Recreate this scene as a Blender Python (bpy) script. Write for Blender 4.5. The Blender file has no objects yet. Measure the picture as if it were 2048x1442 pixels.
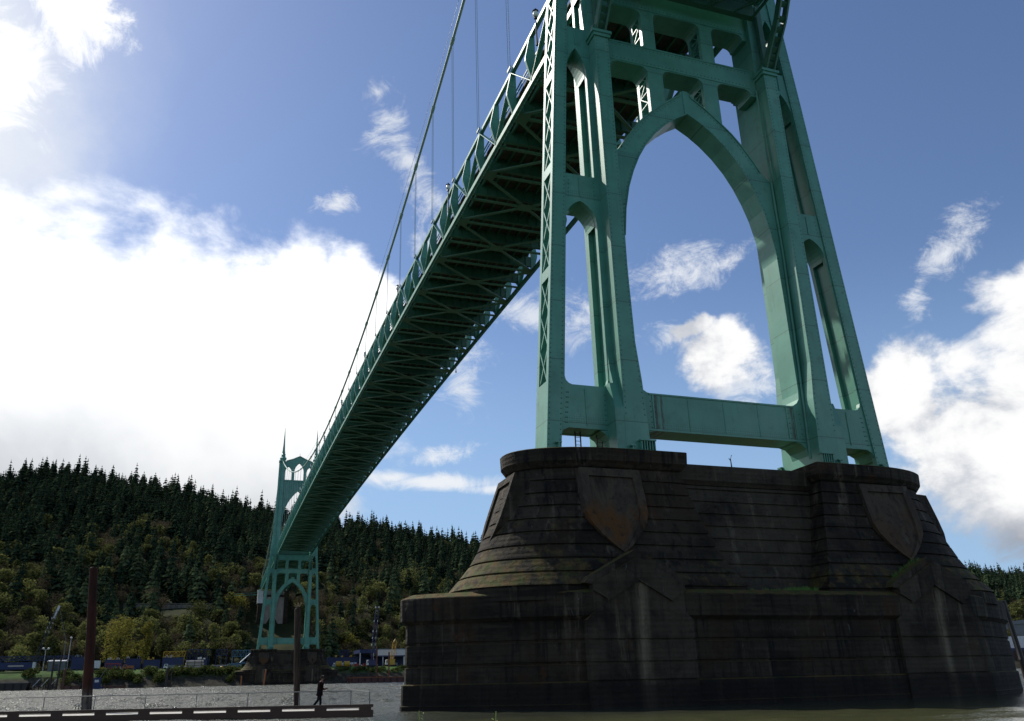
import bpy, bmesh, math, random
from mathutils import Vector, Matrix
from mathutils.geometry import tessellate_polygon
import numpy as np
S = bpy.context.scene
COL = S.collection
R = math.radians
L = 368.0            # tower to tower
WZ = 0.15            # water level
rng = random.Random(7)

# ------------------------------------------------------------------ helpers
class MB:
    """collects faces and links them as ONE mesh object"""
    def __init__(s): s.v = []; s.f = []; s.m = []; s.mi = 0
    def add(s, vs, fs):
        b = len(s.v); s.v.extend([tuple(p) for p in vs])
        for f in fs: s.f.append(tuple(i + b for i in f)); s.m.append(s.mi)
    def box(s, x0, x1, y0, y1, z0, z1):
        s.add([(x0,y0,z0),(x1,y0,z0),(x1,y1,z0),(x0,y1,z0),(x0,y0,z1),(x1,y0,z1),(x1,y1,z1),(x0,y1,z1)],
              [(0,3,2,1),(4,5,6,7),(0,1,5,4),(1,2,6,5),(2,3,7,6),(3,0,4,7)])
    def hexa(s, b, t):
        s.add(list(b) + list(t), [(0,3,2,1),(4,5,6,7),(0,1,5,4),(1,2,6,5),(2,3,7,6),(3,0,4,7)])
    def bar(s, p, q, w, h=None, up=(0,0,1)):
        h = h or w; p = Vector(p); q = Vector(q); d = (q - p).normalized(); u = Vector(up)
        if abs(d.dot(u)) > .98: u = Vector((0,1,0)) if abs(d.y) < .9 else Vector((1,0,0))
        sx = d.cross(u).normalized() * (w/2); sy = sx.cross(d).normalized() * (h/2)
        c = [-sx-sy, sx-sy, sx+sy, -sx+sy]
        s.add([p+k for k in c] + [q+k for k in c], [(0,3,2,1),(4,5,6,7),(0,1,5,4),(1,2,6,5),(2,3,7,6),(3,0,4,7)])
    def tube(s, path, r, n=8, cap=True):
        P = [Vector(p) for p in path]; rs = r if isinstance(r, (list, tuple)) else [r]*len(P); vs = []
        for i, p in enumerate(P):
            d = (P[min(i+1, len(P)-1)] - P[max(i-1, 0)]).normalized()
            u = Vector((0,0,1)) if abs(d.z) < .95 else Vector((1,0,0))
            a = d.cross(u).normalized(); b = a.cross(d)
            vs += [p + (a*math.cos(2*math.pi*k/n) + b*math.sin(2*math.pi*k/n))*rs[i] for k in range(n)]
        fs = [(i*n+k, i*n+(k+1)%n, (i+1)*n+(k+1)%n, (i+1)*n+k) for i in range(len(P)-1) for k in range(n)]
        if cap: fs += [tuple(range(n))[::-1], tuple((len(P)-1)*n+k for k in range(n))]
        s.add(vs, fs)
    def loft(s, rings, cap=True):
        n = len(rings[0]); vs = [p for r in rings for p in r]
        fs = [(i*n+k, i*n+(k+1)%n, (i+1)*n+(k+1)%n, (i+1)*n+k) for i in range(len(rings)-1) for k in range(n)]
        if cap: fs += [tuple(range(n))[::-1], tuple((len(rings)-1)*n+k for k in range(n))]
        s.add(vs, fs)
    def prism(s, outer, holes, y0, y1):
        """polygon in XZ with holes, extruded along Y"""
        loops = [outer] + holes
        flat = [p for lp in loops for p in lp]; N = len(flat)
        tri = tessellate_polygon([[Vector((p[0], p[1], 0)) for p in lp] for lp in loops])
        fs = []
        for t in tri:
            a, b, c = [flat[i] for i in t]
            cr = (b[0]-a[0])*(c[1]-a[1]) - (b[1]-a[1])*(c[0]-a[0])
            if abs(cr) < 1e-9: continue
            if cr < 0: t = (t[0], t[2], t[1])
            fs.append(tuple(t)); fs.append((t[0]+N, t[2]+N, t[1]+N))
        b = 0
        for li, lp in enumerate(loops):
            n = len(lp); ar = sum(lp[i][0]*lp[(i+1)%n][1]-lp[(i+1)%n][0]*lp[i][1] for i in range(n))
            ccw = ar > 0
            for i in range(n):
                p, q = b+i, b+(i+1)%n
                if (li == 0) == ccw: fs.append((p, p+N, q+N, q))
                else: fs.append((p, q, q+N, p+N))
            b += n
        s.add([(p[0], y0, p[1]) for p in flat] + [(p[0], y1, p[1]) for p in flat], fs)
    def mirrored(s):
        o = MB(); o.v = [(-x, y, z) for x, y, z in s.v]; o.f = [f[::-1] for f in s.f]; o.m = list(s.m); return o
    def build(s, name, mats, parent=None, smooth=False, loc=None, recalc=False, sharp=0):
        me = bpy.data.meshes.new(name); me.from_pydata(s.v, [], s.f)
        mats = mats if isinstance(mats, (list, tuple)) else [mats]
        for m in mats: me.materials.append(m)
        if len(mats) > 1: me.polygons.foreach_set('material_index', s.m)
        if smooth: me.polygons.foreach_set('use_smooth', [True]*len(me.polygons))
        if recalc:
            bm = bmesh.new(); bm.from_mesh(me); bmesh.ops.recalc_face_normals(bm, faces=bm.faces); bm.to_mesh(me); bm.free()
        if sharp:
            me.polygons.foreach_set('use_smooth', [True]*len(me.polygons)); me.set_sharp_from_angle(angle=R(sharp))
        me.update(); me.validate()
        o = bpy.data.objects.new(name, me); COL.objects.link(o)
        if parent: o.parent = parent
        if loc: o.location = loc
        return o
def tag(o, label=None, cat=None, group=None, kind=None):
    if label: o['label'] = label
    if cat: o['category'] = cat
    if group: o['group'] = group
    if kind: o['kind'] = kind
    return o
def empty(name, loc=(0,0,0), rz=0, label=None, cat=None, group=None):
    o = bpy.data.objects.new(name, None); COL.objects.link(o); o.location = loc; o.rotation_euler.z = rz
    o.empty_display_size = .3
    return tag(o, label, cat, group)
def copy_tree(o, parent=None):
    c = o.copy(); COL.objects.link(c)
    if parent: c.parent = parent
    for ch in [k for k in o.children]: copy_tree(ch, c)
    return c
def lerp(a, b, t): return a + (b-a)*t
def interp(tab, z):
    if z <= tab[0][0]: return tab[0][1]
    for (a, va), (b, vb) in zip(tab, tab[1:]):
        if z <= b: return lerp(va, vb, (z-a)/(b-a))
    return tab[-1][1]
def arc(cx, cz, r, a0, a1, n):
    return [(cx + r*math.cos(R(lerp(a0, a1, i/n))), cz + r*math.sin(R(lerp(a0, a1, i/n)))) for i in range(n+1)]
def pointed(xl, xr, zs, za, n=8, sharp=1.0):
    """points of a pointed arch from (xl,zs) over the apex to (xr,zs)"""
    xm = (xl+xr)/2; w = (xr-xl)/2; h = za-zs; out = []
    rr = (w*w + h*h)/(2*w)                      # circle through spring point (tangent vertical) and apex
    th = math.asin(min(1, h/rr))
    for i in range(n+1):
        t = th*i/n; out.append((xl + rr - rr*math.cos(t), zs + rr*math.sin(t)))
    rt = [(2*xm - x, z) for x, z in out[:-1]][::-1]
    return out + rt

# ------------------------------------------------------------------ materials
def mat(name, base, rough=.6, spec=.5, metal=0):
    m = bpy.data.materials.new(name); m.use_nodes = True; b = m.node_tree.nodes['Principled BSDF']
    b.inputs['Base Color'].default_value = (*base, 1); b.inputs['Roughness'].default_value = rough
    b.inputs['Specular IOR Level'].default_value = spec; b.inputs['Metallic'].default_value = metal
    return m
class NT:
    def __init__(s, m): s.t = m.node_tree; s.b = s.t.nodes.get('Principled BSDF')
    def n(s, typ, **kw):
        nd = s.t.nodes.new(typ)
        for k, v in kw.items(): setattr(nd, k, v)
        return nd
    def l(s, a, b): s.t.links.new(a, b)
    def coords(s, scale=(1,1,1), kind='pos'):
        if kind == 'pos': src = s.n('ShaderNodeNewGeometry').outputs['Position']
        else: src = s.n('ShaderNodeTexCoord').outputs['Object']
        mp = s.n('ShaderNodeMapping'); mp.inputs['Scale'].default_value = scale; s.l(src, mp.inputs['Vector']); return mp.outputs[0]
    def noise(s, vec, scale, detail=5, rough=.55, dist=0):
        k = s.n('ShaderNodeTexNoise'); k.inputs['Scale'].default_value = scale; k.inputs['Detail'].default_value = detail
        k.inputs['Roughness'].default_value = rough; k.inputs['Distortion'].default_value = dist; s.l(vec, k.inputs['Vector']); return k.outputs['Fac']
    def ramp(s, fac, stops):
        r = s.n('ShaderNodeValToRGB'); el = r.color_ramp.elements
        while len(el) < len(stops): el.new(.5)
        for e, (p, c) in zip(el, stops): e.position = p; e.color = (*c, 1) if len(c) == 3 else c
        s.l(fac, r.inputs[0]); return r.outputs[0]
    def sstep(s, fac, a, b):
        r = s.n('ShaderNodeMapRange', interpolation_type='SMOOTHSTEP'); r.inputs[1].default_value = a; r.inputs[2].default_value = b
        s.l(fac, r.inputs[0]); return r.outputs[0]
    def mix(s, fac, a, b, mode='MIX'):
        m = s.n('ShaderNodeMix', data_type='RGBA', blend_type=mode)
        if isinstance(fac, (int, float)): m.inputs[0].default_value = fac
        else: s.l(fac, m.inputs[0])
        for v, i in ((a, 6), (b, 7)):
            if isinstance(v, tuple): m.inputs[i].default_value = (*v, 1)
            else: s.l(v, m.inputs[i])
        return m.outputs[2]
    def math(s, op, a, b=None, clamp=False):
        m = s.n('ShaderNodeMath', operation=op, use_clamp=clamp)
        for v, i in ((a, 0), (b, 1)):
            if v is None: continue
            if isinstance(v, (int, float)): m.inputs[i].default_value = v
            else: s.l(v, m.inputs[i])
        return m.outputs[0]
    def bump(s, h, strength, dist):
        b = s.n('ShaderNodeBump'); b.inputs['Strength'].default_value = strength; b.inputs['Distance'].default_value = dist
        s.l(h, b.inputs['Height']); s.l(b.outputs[0], s.b.inputs['Normal'])

def paint(name, base, dark, rough=.42, seam=True, stains=()):
    m = mat(name, base, rough, .5); t = NT(m)
    p = t.coords(); big = t.noise(p, .35, 6, .6)
    col = t.mix(t.sstep(big, .35, .7), base, dark)
    streak = t.noise(t.coords((1.6, 1.6, .12)), 1.1, 6, .65)
    col = t.mix(t.math('MULTIPLY', t.sstep(streak, .57, .78), .6), col, (.045, .06, .04))
    col = t.mix(t.math('MULTIPLY', t.sstep(t.noise(t.coords((.5, .5, .22)), .6, 6, .6), .5, .68), .45), col, (base[0]*1.7+.02, base[1]*1.12+.02, base[2]*1.15+.02))
    vm = t.n('ShaderNodeVectorMath', operation='FLOOR'); t.l(t.coords((.45, .45, 1/4.6)), vm.inputs[0]); wn_ = t.n('ShaderNodeTexWhiteNoise'); t.l(vm.outputs[0], wn_.inputs['Vector'])
    col = t.mix(t.math('MULTIPLY', wn_.outputs['Value'], .22), col, tuple(c*.55 for c in base))
    rs = t.math('MULTIPLY', t.sstep(t.noise(t.coords((1, 1, .6)), 1.7, 7, .75, .5), .645, .70), .75)
    col = t.mix(rs, col, (.085, .060, .034))
    col = t.mix(t.math('MULTIPLY', t.sstep(t.noise(p, .9, 7, .7), .52, .72), .5), col, tuple(c*.42 for c in base))
    fine = t.noise(p, 9, 3, .6); col = t.mix(t.math('MULTIPLY', fine, .25), col, tuple(c*.6 for c in base))
    if seam:
        # plate seams every 4.6 m of height with a rivet band beside them
        sp = t.n('ShaderNodeSeparateXYZ'); t.l(t.n('ShaderNodeNewGeometry').outputs['Position'], sp.inputs[0])
        fr = t.math('FRACT', t.math('DIVIDE', sp.outputs[2], 4.6))
        line = t.math('LESS_THAN', fr, .014)
        band = t.math('LESS_THAN', t.math('ABSOLUTE', t.math('SUBTRACT', fr, .05)), .06)
        mp = t.coords((5.5, 5.5, 5.5)); vo = t.n('ShaderNodeTexVoronoi', feature='F1'); vo.inputs['Scale'].default_value = 1.0
        vo.inputs['Randomness'].default_value = .12; t.l(mp, vo.inputs['Vector'])
        dot = t.math('LESS_THAN', vo.outputs['Distance'], .3)
        col = t.mix(t.math('MULTIPLY', line, .6), col, (.03, .05, .04))
        col = t.mix(t.math('MULTIPLY', t.math('MULTIPLY', dot, band), .4), col, (.035, .07, .055))
        hgt = t.math('MULTIPLY_ADD', dot, .3); hgt = t.math('ADD', t.math('MULTIPLY', dot, .25), t.math('MULTIPLY', big, .5))
        t.bump(hgt, .25, .02)
    if stains:
        ps = t.n('ShaderNodeSeparateXYZ'); t.l(t.n('ShaderNodeNewGeometry').outputs['Position'], ps.inputs[0])
        run = t.noise(t.coords((5, 5, .55)), 1.6, 7, .75, .4)
        for sx, hw in stains:
            near = t.math('SUBTRACT', 1.0, t.math('DIVIDE', t.math('ABSOLUTE', t.math('SUBTRACT', ps.outputs[0], sx)), hw), True)
            col = t.mix(t.math('MULTIPLY', t.sstep(t.math('MULTIPLY', near, t.math('SUBTRACT', t.math('MULTIPLY', run, 2.6), .55)), .25, .75), .85), col, (.022, .024, .012))
    t.l(col, t.b.inputs['Base Color']); return m
STRUTP = paint('stained_green_paint', (.100, .330, .242), (.075, .255, .185), stains=((-5.7, .45), (-5.2, .22), (6.05, .35)))
PAINT = paint('green_paint', (.100, .330, .242), (.075, .255, .185))
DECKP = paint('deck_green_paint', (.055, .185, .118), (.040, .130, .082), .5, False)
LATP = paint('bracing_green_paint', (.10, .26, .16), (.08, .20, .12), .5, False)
RIVET = mat('rivet_green', (.040, .135, .098), .5)
CABLE = mat('cable_green', (.30, .46, .36), .5)
ROPE = mat('rope_green', (.22, .32, .29), .5)
SLAB = mat('deck_slab', (.09, .07, .055), .85); t = NT(SLAB)
t.l(t.ramp(t.noise(t.coords((.5, 1.2, 1)), 1.2, 5), [(.3, (.05, .05, .04)), (.6, (.11, .085, .065)), (.8, (.14, .10, .08))]), t.b.inputs['Base Color'])
GLASS = mat('lamp_glass', (.7, .7, .62), .3)
BLACK = mat('black_iron', (.015, .017, .016), .5)

def concrete(name, k=1.0, clean=0.0, pale=()):
    m = mat(name, (.06, .055, .045), .85, .25); t = NT(m)
    p = t.coords(); n1 = t.noise(p, .22, 8, .62, .4); n2 = t.noise(t.coords((1.1, 1.1, .10)), .8, 8, .65, .5)
    n3 = t.noise(p, 3.2, 6, .7); n4 = t.noise(t.coords((.25, .25, 1.2)), 1.4, 5, .6)
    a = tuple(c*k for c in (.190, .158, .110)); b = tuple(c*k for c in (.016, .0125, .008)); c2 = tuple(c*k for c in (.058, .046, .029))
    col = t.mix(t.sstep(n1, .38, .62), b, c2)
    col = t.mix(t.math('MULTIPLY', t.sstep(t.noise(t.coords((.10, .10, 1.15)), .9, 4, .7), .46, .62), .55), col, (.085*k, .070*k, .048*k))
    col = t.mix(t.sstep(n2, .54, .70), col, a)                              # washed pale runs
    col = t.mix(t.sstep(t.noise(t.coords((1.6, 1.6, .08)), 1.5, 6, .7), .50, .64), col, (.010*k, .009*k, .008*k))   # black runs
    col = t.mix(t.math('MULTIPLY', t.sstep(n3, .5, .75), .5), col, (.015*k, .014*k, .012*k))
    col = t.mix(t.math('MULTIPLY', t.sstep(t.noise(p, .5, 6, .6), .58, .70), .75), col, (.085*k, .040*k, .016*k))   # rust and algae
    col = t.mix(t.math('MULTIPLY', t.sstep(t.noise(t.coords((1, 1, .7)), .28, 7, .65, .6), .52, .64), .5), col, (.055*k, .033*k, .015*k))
    # fine pale efflorescence
    ef = t.math('MULTIPLY', t.sstep(t.noise(t.coords((2.2, 2.2, .55)), 1.3, 8, .74, 1.2), .635, .71), .85)
    col = t.mix(ef, col, (.34*k, .33*k, .30*k))
    if clean: col = t.mix(t.math('MULTIPLY', t.sstep(n1, .36, .56), clean), col, t.mix(n3, (.055, .046, .032), (.100, .086, .064)))
    if pale:
        px_ = t.n('ShaderNodeSeparateXYZ'); t.l(t.n('ShaderNodeNewGeometry').outputs['Position'], px_.inputs[0])
        run = t.noise(t.coords((2.2, 2.2, .16)), 1.1, 7, .7, .3)
        for sx, hw in pale:
            near = t.math('SUBTRACT', 1.0, t.math('DIVIDE', t.math('ABSOLUTE', t.math('SUBTRACT', px_.outputs[0], sx)), hw), True)
            near = t.math('MULTIPLY', near, t.math('SUBTRACT', 1.0, t.sstep(px_.outputs[2], 6.9, 7.3)))
            col = t.mix(t.math('MULTIPLY', t.sstep(t.math('MULTIPLY', near, t.math('SUBTRACT', t.math('MULTIPLY', run, 2.0), .35)), .10, .80), .7), col, (.22, .185, .125))
    # moss grows on whatever faces up
    g = t.n('ShaderNodeNewGeometry'); sp = t.n('ShaderNodeSeparateXYZ'); t.l(g.outputs['Normal'], sp.inputs[0])
    up = t.math('ADD', sp.outputs[2], t.math('MULTIPLY', t.math('SUBTRACT', t.noise(p, 1.3, 6, .65), .5), 1.1))
    moss = t.mix(t.sstep(t.noise(p, 1.7, 5), .4, .62), (.115, .072, .022), (.060, .072, .014))
    col = t.mix(t.math('MULTIPLY', t.sstep(up, .42, .72), .92), col, moss)
    # dark tide mark above the water
    pz = t.n('ShaderNodeSeparateXYZ'); t.l(g.outputs['Position'], pz.inputs[0])
    wet = t.math('SUBTRACT', 1.0, t.sstep(t.math('ADD', pz.outputs[2], t.math('MULTIPLY', t.noise(t.coords((.5, .5, .3)), .8, 5), 1.6)), 2.0, 2.7))
    col = t.mix(t.math('MULTIPLY', wet, .75), col, (.013*k, .011*k, .009*k))
    t.l(col, t.b.inputs['Base Color'])
    # board marks plus roughness
    wv = t.n('ShaderNodeTexWave', wave_type='BANDS', bands_direction='Z'); wv.inputs['Scale'].default_value = 1.05; wv.inputs['Distortion'].default_value = .4
    t.l(p, wv.inputs['Vector'])
    t.bump(t.math('ADD', t.math('MULTIPLY', wv.outputs['Fac'], .25), t.math('ADD', t.math('MULTIPLY', n3, .9), t.math('ADD', n4, t.math('MULTIPLY', t.sstep(t.noise(p, 1.6, 7, .7), .55, .62), .5)))), .75, .07); return m
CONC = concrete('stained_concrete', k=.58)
BUTT = concrete('plain_concrete', k=.65, clean=.42, pale=((-10.95, .75), (11.2, .6)))
CWALL = concrete('wall_concrete_stained', k=.68, clean=.45)
SHIELD = mat('shield_concrete', (.10, .06, .03), .85, .2); t = NT(SHIELD)
col = t.ramp(t.noise(t.coords((.8, .8, .25)), .9, 7, .65, .4), [(.34, (.016, .013, .010)), (.47, (.075, .058, .040)), (.58, (.045, .036, .028)), (.70, (.11, .095, .075))])
sp = t.n('ShaderNodeSeparateXYZ'); t.l(t.n('ShaderNodeNewGeometry').outputs['Position'], sp.inputs[0])
zz = t.math('ADD', sp.outputs[2], t.math('MULTIPLY', t.math('SUBTRACT', t.noise(t.coords((1, 1, .6)), .9, 6), .5), 5))
rustx = t.math('SUBTRACT', 1.0, t.math('MULTIPLY', t.sstep(sp.outputs[0], -3, 3), .65))
rustz = t.math('MULTIPLY', rustx, t.math('MULTIPLY', t.math('SUBTRACT', 1.0, t.sstep(zz, 11.2, 13.0)), t.sstep(t.noise(t.coords((.9, .9, .4)), .8, 5), .40, .52)))
col = t.mix(t.math('MULTIPLY', rustz, .8), col, (.105, .046, .012))
t.l(t.mix(t.math('MULTIPLY', t.sstep(t.noise(t.coords(), 2.5, 6, .7), .52, .7), .8), col, (.02, .017, .014)), t.b.inputs['Base Color']); t.bump(t.noise(t.coords(), 4, 6), .4, .04)
PALE = mat('pale_concrete', (.27, .24, .20), .85); t = NT(PALE)
t.l(t.ramp(t.noise(t.coords((1, 1, .3)), .4, 6), [(.35, (.14, .125, .105)), (.65, (.30, .27, .23))]), t.b.inputs['Base Color'])
GRASSM = mat('moss_grass', (.07, .16, .02), .8)

# ------------------------------------------------------------------ bridge tower
OUT = [(15, 14.5), (16.7, 14.38), (34, 13.2), (50.5, 12.15), (60, 11.45), (75, 10.55), (93, 10.1), (110, 10.0)]
INN = [(15, 13.4), (16.7, 13.3), (22, 12.85), (34, 12.1), (50.5, 11.05), (60, 10.4), (75, 9.55), (93, 9.05), (110, 8.95)]
ao = lambda z: interp(OUT, z)
ai = lambda z: interp(INN, z)
ZB = 15.75           # underside of steel, on the pier cap
ZT = 107.0           # leg tops
def zs(a, b, n): return [lerp(a, b, i/n) for i in range(n+1)]
def make_tower():
    T = empty('bridge_tower')
    # --- right hand half (x>0); the left is its mirror
    leg = MB(); lat = MB()
    Z = [ZB, 16.7, 22, 28, 34, 42, 50.5, 60, 67, 75, 84, 93, ZT]
    for y0, y1 in ((-.12, .30), (1.70, 2.12)):
        for a, b in zip(Z, Z[1:]):
            leg.hexa([(ai(a), y0, a), (ao(a), y0, a), (ao(a), y1, a), (ai(a), y1, a)], [(ai(b), y0, b), (ao(b), y0, b), (ao(b), y1, b), (ai(b), y1, b)])
    for a, b in zip(Z, Z[1:]):      # inner web plate, recessed
        leg.hexa([(ai(a)+.25, .30, a), (ai(a)+.32, .30, a), (ai(a)+.32, 1.70, a), (ai(a)+.25, 1.70, a)],
                 [(ai(b)+.25, .30, b), (ai(b)+.32, .30, b), (ai(b)+.32, 1.70, b), (ai(b)+.25, 1.70, b)])
    def side(z0, z1, ya, yb, th=.07, off=0):      # plate on the outer side face
        leg.hexa([(ao(z0)-th+off, ya, z0), (ao(z0)+off, ya, z0), (ao(z0)+off, yb, z0), (ao(z0)-th+off, yb, z0)],
                 [(ao(z1)-th+off, ya, z1), (ao(z1)+off, ya, z1), (ao(z1)+off, yb, z1), (ao(z1)-th+off, yb, z1)])
    side(ZB, 21.4, .30, 1.70, .08, -.004)
    panel = 9.2; z = 21.4
    while z < 100:
        z1 = min(z + panel, 104)
        nx = 3; hz = (z1 - z - .9)/nx
        for k in range(nx):
            p, q = z + k*hz, z + (k+1)*hz
            lat.bar((ao(p)-.06, .26, p), (ao(q)-.06, 1.74, q), .12, .06, (1, 0, 0))
            lat.bar((ao(p)-.10, 1.74, p), (ao(q)-.10, .26, q), .12, .06, (1, 0, 0))
        side(z1-.9, z1, .30, 1.70, .07, -.006)
        z = z1
    # --- web panel between the outer and the inner leg
    wp = MB(); xin = 8.1
    def slope_hole(zb, zsp, za, xi, gap=.0, fil=.6):
        """opening: inner jamb x=xi(z), outer jamb follows the battered leg"""
        out = []
        xo = lambda z: ai(z) - gap
        out.append((xi+fil, zb)); out.append((xo(zb)-fil, zb))
        c = (xo(zb+fil)-fil, zb+fil)
        out += [(c[0]+fil*math.cos(a), c[1]+fil*math.sin(a)) for a in (R(-60), R(-30), R(0))]
        pa = pointed(xi, xo(zsp), zsp, za, 7)
        out += pa[::-1]
        out += [(xi + fil - fil*math.cos(a), zb + fil - fil*math.sin(a)) for a in (R(0), R(30), R(60))]
        return out
    outer = [(xin, ZB), (9.6, ZB)] + arc(9.6+.5, 17.55, .5, 180, 90, 4)[0:1]
    outer = [(xin, 18.05), (ai(18.05)+.2, 18.05)] + [(ai(z)+.2, z) for z in Z[2:]] + [(xin, ZT)]
    h1 = slope_hole(21.25, 34.6, 36.5, 9.35, .12)
    h2 = slope_hole(38.85, 48.8, 51.4, 9.30, .05, .05)
    h3 = slope_hole(53.6, 57.6, 59.8, 9.25, .05, .05)
    xs = 9.0
    h4 = [(9.05, 65.5), (ai(65.5)-.2, 65.5), (ai(78)-.15, 78), (9.2, 84.0), (9.05, 79)]
    wp.prism(outer, [h1, h2, h3], 0, .36); wp.prism(outer, [h1, h2, h3], 1.64, 2.0)
    def grow(h, c=(0, 0)):
        mx = sum(x for x, z in h)/len(h); out = []
        for x, z in h: out.append((x + (.40 if x > mx else -.40), z))
        return out
    mid = [(xin+.03, 18.08)] + [(ai(z)+.15, z) for z in [18.08] + Z[2:]] + [(xin+.03, ZT-.03)]
    m1 = [(x, z - .02 if z < 22 else z + .02) for x, z in grow(h1)]; m2 = [(x, z + .02) if z > 45 else (x, z - .02) for x, z in grow(h2)]; m3 = [(x, z + .02) if z > 56 else (x, z - .02) for x, z in grow(h3)]
    wm = MB(); wm.prism(mid, [m1, m2, m3], .36, 1.64)
    # curved soffit plates closing the pointed heads and the sills between the two webs
    for h, za_ in ((h1, 34.0), (h2, 48.2), (h3, 57.2)):
        top = [pt for pt in h if pt[1] > za_]
        for a, c in zip(top, top[1:]): wm.bar((a[0], 1.0, a[1]+.03), (c[0], 1.0, c[1]+.03), 1.28, .06, (0, 0, 1) if abs(a[0]-c[0]) > abs(a[1]-c[1]) else (1, 0, 0))
    wm.hexa([(9.7, .36, 21.15), (12.5, .36, 21.15), (12.5, 1.64, 21.15), (9.7, 1.64, 21.15)], [(9.7, .36, 21.24), (12.5, .36, 21.24), (12.5, 1.64, 21.24), (9.7, 1.64, 21.24)])
    base_knee = MB()                              # rounded haunches of the low opening at the pier
    base_knee.prism([(8.9, 18.05), (9.5, 18.05)] + [(9.5+1.1-1.1*math.cos(R(a)), 16.95+1.1*math.sin(R(a)))[:2] for a in (90, 70, 45, 20, 0)][1:] + [(9.5, ZB), (8.9, ZB)], [], .012, 1.988)
    k2 = [(ai(18.05)+.1, 18.05), (ai(18.05)-.55, 18.05), (ai(17.6)-.16, 17.85), (ai(17.4)-.02, 17.45), (ai(17.2)+.1, 17.2)]
    knee2 = MB(); knee2.prism(k2, [], .014, 1.986)
    ribs_ = []                                    # vertical stiffeners and slit moulding on the web
    for z0, z1 in ((36.9, 38.6), (18.3, 21.0), (51.8, 53.3)):
        xm = (9.4 + ai((z0+z1)/2))/2; rib = MB(); rib.box(xm-.05, xm+.05, -.06, 0.01, z0, z1); ribs_.append(rib)
    rib = MB(); rib.box(9.25, 9.32, -.05, .01, 65.5, 84); ribs_.append(rib)
    # --- inner leg (column), proud of the web on both faces
    colm = MB(); Zc = [ZB, 17.2, 19, 21.5, 24.5, 30, 40, 52.35]
    ci = lambda z: interp([(ZB, 7.0), (17.2, 7.08), (21.5, 7.3), (25, 7.62), (35, 7.72), (52.4, 7.66)], z)
    co = lambda z: interp([(ZB, 8.95), (21, 8.9), (52.4, 8.92)], z)
    for a, b in zip(Zc, Zc[1:]):
        colm.hexa([(ci(a), -1.2, a), (co(a), -1.2, a), (co(a), 3.2, a), (ci(a), 3.2, a)], [(ci(b), -1.2, b), (co(b), -1.2, b), (co(b), 3.2, b), (ci(b), 3.2, b)])
    # swept filler where the web comes forward to the foot
    for sgn, yb in ((1, 0.0), (-1, 2.0)):
        fz = [(ZB, 1.19), (19.4, 1.19), (20.4, .95), (21.4, .62), (22.6, .28), (24.2, .03), (24.6, -.05)]
        for (za_, p), (zb_, q) in zip(fz, fz[1:]):
            a0, a1 = (yb - p, yb + .05) if sgn > 0 else (yb - .05, yb + p)
            b0, b1 = (yb - q, yb + .05) if sgn > 0 else (yb - .05, yb + q)
            xo = 9.30 if za_ > 20.5 else 9.6
            colm.hexa([(8.8, a0, za_), (xo, a0+.02, za_), (xo, a1, za_), (8.8, a1, za_)], [(8.8, b0, zb_), (xo, b0+.02, zb_), (xo, b1, zb_), (8.8, b1, zb_)])
    up = MB()
    for a, b in ((52.4, 64), (64, 80), (80, ZT)):
        up.box(7.42, 8.96, -.42, 2.42, a, b)
    capm = MB(); capm.box(7.40, 9.18, -1.45, 3.45, 52.35, 52.62); capm.box(7.50, 9.05, -1.34, 3.34, 52.05, 52.35)
    brs = []                                      # ribbed bracket at the column foot
    for yf, yb in ((-1.65, -1.2), (3.2, 3.65)):
        br = MB(); brs.append(br); br.box(6.85, 8.05, yf, yb, 17.0, 17.1)
        for k in range(6): br.box(6.9+.2*k, 6.96+.2*k, yf+.06*(yf < 0), yb-.06*(yb > 0), ZB, 17.0)
        br = MB(); brs.append(br); br.box(8.55, 8.62, yf+.15, yb-.1, ZB, 16.6); br.box(8.4, 8.8, yf+.1, yb-.1, 16.6, 16.68)
    br = MB(); brs.append(br); br.box(13.55, 13.65, -.42, -.12, ZB, 16.8); br.box(13.4, 13.82, -.45, -.1, 16.8, 16.88)
    # truss bearing posts standing on the column caps (front and back)
    post = MB()
    for s, y0 in ((-1, -1.0), (1, 3.0)):
        yy = [y0 - .05*s*0, y0 + s*1.1, y0 + s*2.6, y0 + s*4.4]
        zz = [52.62, 54.2, 56.2, 59.8]
        for (ya, za_), (yb, zb_) in zip(zip(yy, zz), zip(yy[1:], zz[1:])):
            for x in (7.95, 8.75): post.bar((x, ya, za_), (x, yb, zb_), .16, .7, (0, s, 0))
        for k in range(9):
            t0 = k/9; f = lambda u: (interp([(0, yy[0]), (.33, yy[1]), (.66, yy[2]), (1, yy[3])], u), interp([(0, zz[0]), (.33, zz[1]), (.66, zz[2]), (1, zz[3])], u))
            a = f(t0); post.bar((7.95, a[0], a[1]), (8.75, a[0], a[1]), .28, .5, (0, s, .5))
        post.box(7.7, 9.0, min(y0, y0-.25*s)-.2, max(y0, y0-.25*s)+.2, 52.62, 53.2)
        post.bar((8.35, y0-.2*s, 53), (8.35, y0-.2*s, 60.2), .5, .4)
    # --- spire
    sp = MB()
    ring = lambda z, r, n=8, cx=8.25, cy=1.0: [(cx + r*math.cos(2*math.pi*k/n+.39), cy + r*math.sin(2*math.pi*k/n+.39), z) for k in range(n)]
    sp.loft([ring(106.6, 1.35), ring(107.6, 1.35), ring(107.9, 1.7), ring(108.5, 1.7), ring(108.9, 1.2), ring(109.9, .95), ring(110.3, 1.15), ring(110.7, .85), ring(112.6, .62), ring(116, .42), ring(120, .26), ring(124.7, .05)])
    cp = MB(); cp.box(7.2, 10.2, -.7, 2.7, 106.4, 107.0)
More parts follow.
